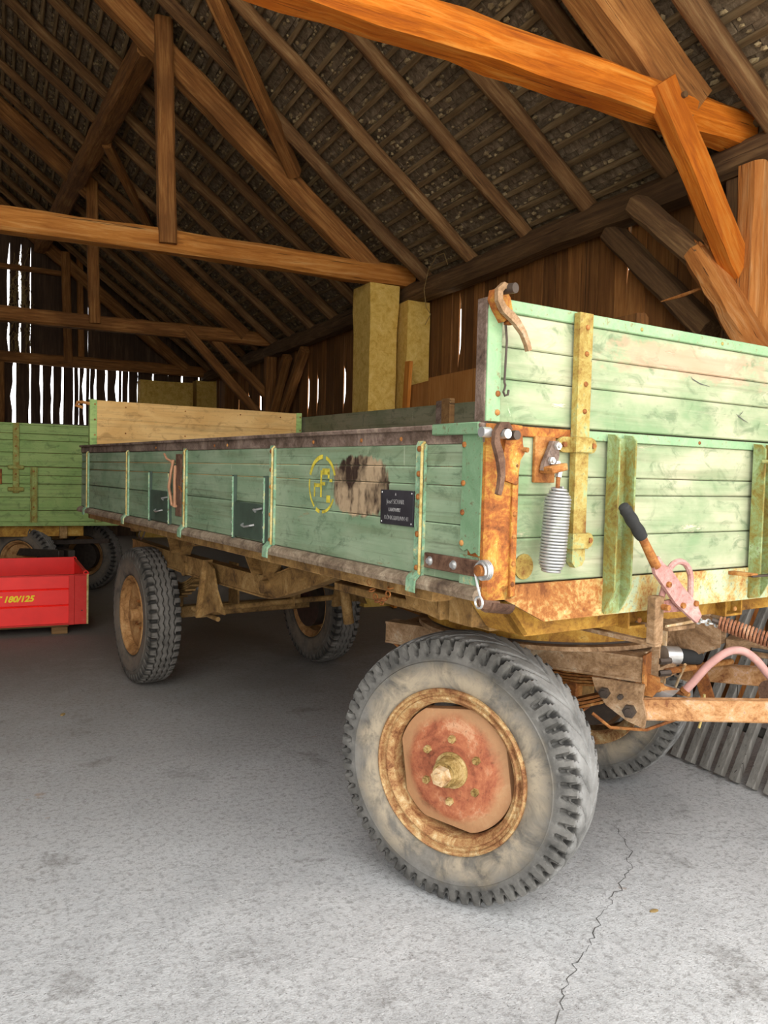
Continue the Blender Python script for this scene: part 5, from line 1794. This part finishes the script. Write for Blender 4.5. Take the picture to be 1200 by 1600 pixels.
# ================================================================== second trailer, behind
X2, Y2 = -0.62, 9.4
t2r = thing('farm_trailer', 'olive green trailer of the same kind, partly hidden at the back left', 'trailer', (X2, Y2, 0), 0.0)
f2 = MB().box(0.02, 1.86, -0.004, 0.03, 0.80, 0.845, 0.003).build('front_wall', MAT['green2'], t2r)
for (z0, z1) in ((0.846, 0.965), (0.967, 1.105), (1.107, 1.245), (1.247, 1.335), (1.337, 1.425)):
    MB().box(0.02, 1.86, random.uniform(-.001, .001), 0.03, z0 + 0.001, z1 - 0.001, 0.004).build('plank', MAT['green2'], f2, 40)
MB().box(0.03, 1.85, 0.031, 0.036, 0.81, 1.87, 0.0).build('light_backing', MAT['frame'], t2r)  # added sheet, stops light showing through the plank gaps
u2 = MB().box(0.02, 1.86, 0.0, 0.03, 1.865, 1.885, 0.003).build('upper_board', MAT['green2'], t2r)
for (z0, z1) in ((1.430, 1.575), (1.577, 1.705), (1.707, 1.775), (1.777, 1.865)):
    MB().box(0.02, 1.86, random.uniform(-.001, .001), 0.03, z0 + 0.001, z1 - 0.001, 0.004).build('plank', MAT['green2'], u2, 40)
for x0 in (0.787, ):
    MB().box(x0, x0 + 0.062, -0.026, -0.004, 1.15, 1.885, 0.004).build('strap', MAT['strap2'], f2)
    for z in (1.42, 1.19):
        MB().box(x0 - 0.05, x0 + 0.11, -0.036, -0.002, z - 0.022, z + 0.022, 0.008).build('strap_keeper', MAT['strap2'], f2)
    for z in (1.82, 1.74, 1.64, 1.54, 1.35):
        bolt(f2, (x0 + 0.03, -0.026, z), (0, -1, 0), 0.010, 'rust')
MB().box(0.58, 0.685, -0.02, 0.0, 1.24, 1.40, 0.003).build('rust_plate', MAT['rust'], f2)
for x0 in (0.955, 1.60):
    mb = MB().box(x0, x0 + 0.008, -0.05, 0.0, 0.84, 1.425, 0.001).box(x0 + 0.062, x0 + 0.07, -0.05, 0.0, 0.84, 1.425, 0.001).box(x0, x0 + 0.07, -0.012, 0.0, 0.84, 1.425, 0.001)
    mb.build('rib', MAT['strap2'], f2, 25)
    for z in (1.38, 1.2, 1.0):
        bolt(f2, (x0 + 0.035, -0.012, z), (0, -1, 0), 0.010, 'rust')
for x in (0.02, 1.83):
    MB().box(x, x + 0.03, 0.03, 4.2, 0.80, 1.42, 0.004).build('side_wall', MAT['green2'], t2r)
MB().box(0.02, 1.86, 4.2, 4.23, 0.80, 1.42, 0.004).build('rear_wall', MAT['green2'], t2r)
MB().box(0.98, 1.86, 0.34, 0.40, 1.875, 1.91, 0.006).build('load_edge', MAT['darkmetal'], t2r)
MB().box(0.98, 1.86, 0.10, 0.40, 1.0, 1.876, 0.006).build('load_edge', MAT['frame'], t2r)
MB().box(0.05, 1.83, 0.05, 4.2, 0.80, 0.835, 0.003).build('bed_floor', MAT['frame'], t2r)
for x in (0.55, 1.25):
    MB().box(x, x + 0.08, 0.05, 4.0, 0.66, 0.80, 0.004).build('chassis_frame', MAT['frame'], t2r)
MB().box(0.40, 1.5, 0.10, 0.25, 0.68, 0.80, 0.004).build('bolster', MAT['yframe'], t2r)
MB().cyl((0.95, 0.7, 0.62), (0.95, 0.7, 0.67), 0.45, n=40).build('turntable', MAT['frame'], t2r)
MB().box(0.45, 1.45, 0.62, 0.70, 0.34, 0.42, 0.004).build('front_axle', MAT['frame'], t2r)
MB().bar((0.7, 0.5, 0.5), (1.25, -0.25, 0.52), 0.07, 0.08, 0.004).build('drawbar', MAT['darkmetal'], t2r)
MB().bar((1.25, 0.5, 0.5), (1.35, -0.25, 0.52), 0.07, 0.08, 0.004).build('drawbar', MAT['darkmetal'], t2r)
MB().bar((1.2, 0.3, 0.60), (1.75, -0.1, 0.64), 0.05, 0.05, 0.004).build('drawbar', MAT['darkmetal'], t2r)
for (x, y, r) in ((0.90, 0.25, 0.0), (1.62, 0.75, pi), (0.34, 3.4, 0.0), (1.52, 3.4, pi)):
    wheel(t2r, 'rear', Matrix.Translation((x, y, 0.40)) @ Matrix.Rotation(r + (0.9 if y < 1 else 0), 4, 'Z') @ Matrix.Diagonal((0.87, 0.87, 0.87, 1)))

# ================================================================== red transport box on a pallet
box = thing('transport_box', 'bright red steel transport box standing on a wooden pallet', 'box', (-1.30, 7.45, 0.085), 0.0)
BW, BH, BD = 2.03, 0.435, 1.15


def red_panel(name, x0, x1, y0, y1, z0, z1, axis, out):
    """sheet panel with two pressed horizontal grooves"""
    mb = MB()
    zs = [(z0, 0), (z0 + 0.36 * (z1 - z0), 0), (z0 + 0.38 * (z1 - z0), 0.012), (z0 + 0.40 * (z1 - z0), 0), (z0 + 0.70 * (z1 - z0), 0), (z0 + 0.72 * (z1 - z0), 0.012), (z0 + 0.74 * (z1 - z0), 0), (z1, 0)]
    if axis == 1:
        L_ = [(y0 + out * d, z) for z, d in zs] + [(y1, z) for z, d in reversed(zs)]
        mb.prism(L_, x0, x1, 0)
    else:
        L_ = [(x0 + out * d, z) for z, d in zs] + [(x1, z) for z, d in reversed(zs)]
        mb.prism(L_, y0, y1, 1)
    return mb.build(name, MAT['red'], box, 25)


fp = red_panel('front_panel', 0.02, BW - 0.155, 0.0, 0.022, 0.015, BH - 0.008, 1, 1)
MB().box(0.02, BW - 0.02, -0.004, 0.026, BH - 0.012, BH, 0.002).build('rim', MAT['red_worn'], box)
MB().box(BW - 0.158, BW - 0.112, -0.014, 0.012, 0.0, BH, 0.003).build('corner_strip', MAT['red_worn'], box)
MB().box(BW - 0.112, BW, -0.004, 0.018, 0.0, BH - 0.004, 0.003).build('corner_plate', MAT['red_worn'], box)
MB().box(BW - 0.012, BW + 0.004, -0.006, 0.02, 0.0, BH, 0.002).build('corner_edge', MAT['edge'], box)
MB().box(0.0, BW, 0.0, BD, 0.0, 0.012, 0.002).build('bottom', MAT['red_worn'], box)
red_panel('side_panel', BW - 0.022, BW, 0.022, BD - 0.02, 0.012, BH - 0.006, 0, 0)
red_panel('side_panel', 0.0, 0.02, 0.022, BD - 0.02, 0.012, BH - 0.006, 0, 0)
bpn = MB().box(0.02, BW - 0.02, BD - 0.02, BD, 0.012, BH + 0.03, 0.002).build('back_panel', MAT['red'], box)
MB().box(0.25, BW - 0.25, BD - 0.026, BD - 0.018, 0.05, 0.29, 0.003).build('panel_press', MAT['red_worn'], box)
MB().box(BW - 0.02, BW + 0.008, 0.0, BD, BH - 0.006, BH + 0.006, 0.002).build('rim', MAT['red_worn'], box)
for y in (0.0, BD):
    MB().tube([(BW - 0.02 + 0.02 * cos(t), y, BH + 0.012 + 0.016 * sin(t)) for t in [radians(k) for k in range(0, 360, 45)]], 0.006, 6, closed=True).build('lifting_loop', MAT['red'], box)
bolt(box, (BW - 0.05, -0.004, 0.12), (0, -1, 0), 0.006, 'darkmetal')
FM = Matrix(((1, 0, 0, 1.447), (0, 0, -1, -0.0008), (0, 1, 0, 0.237), (0, 0, 0, 1)))
lettering('box_lettering', 'T 180/125', MAT['yellow'], box, 0.070, FM, 0.0006, shear=0.28, offset=0.0025, xscale=1.02)
pal = thing('pallet', 'wooden pallet carrying the red transport box', 'pallet', (-1.28, 7.47, 0.0), 0.0)
for x in (0.0, 0.82, 1.72):
    for y in (0.02, 0.5, 0.98):
        MB().box(x, x + 0.13, y, y + 0.12, 0.001, 0.062, 0.004).build('block', MAT['pallet'], pal)
for k, y in enumerate((0.0, 0.27, 0.54, 0.81, 1.02)):
    MB().box(0.0, 1.86, y + 0.03, y + 0.13, 0.063, 0.084, 0.003).build('deck_board', MAT['pallet'], pal)
for y in (0.45,):
    MB().box(0.13, 1.72, y + 0.05, y + 0.16, 0.02, 0.06, 0.003).build('stringer', MAT['pallet'], pal)
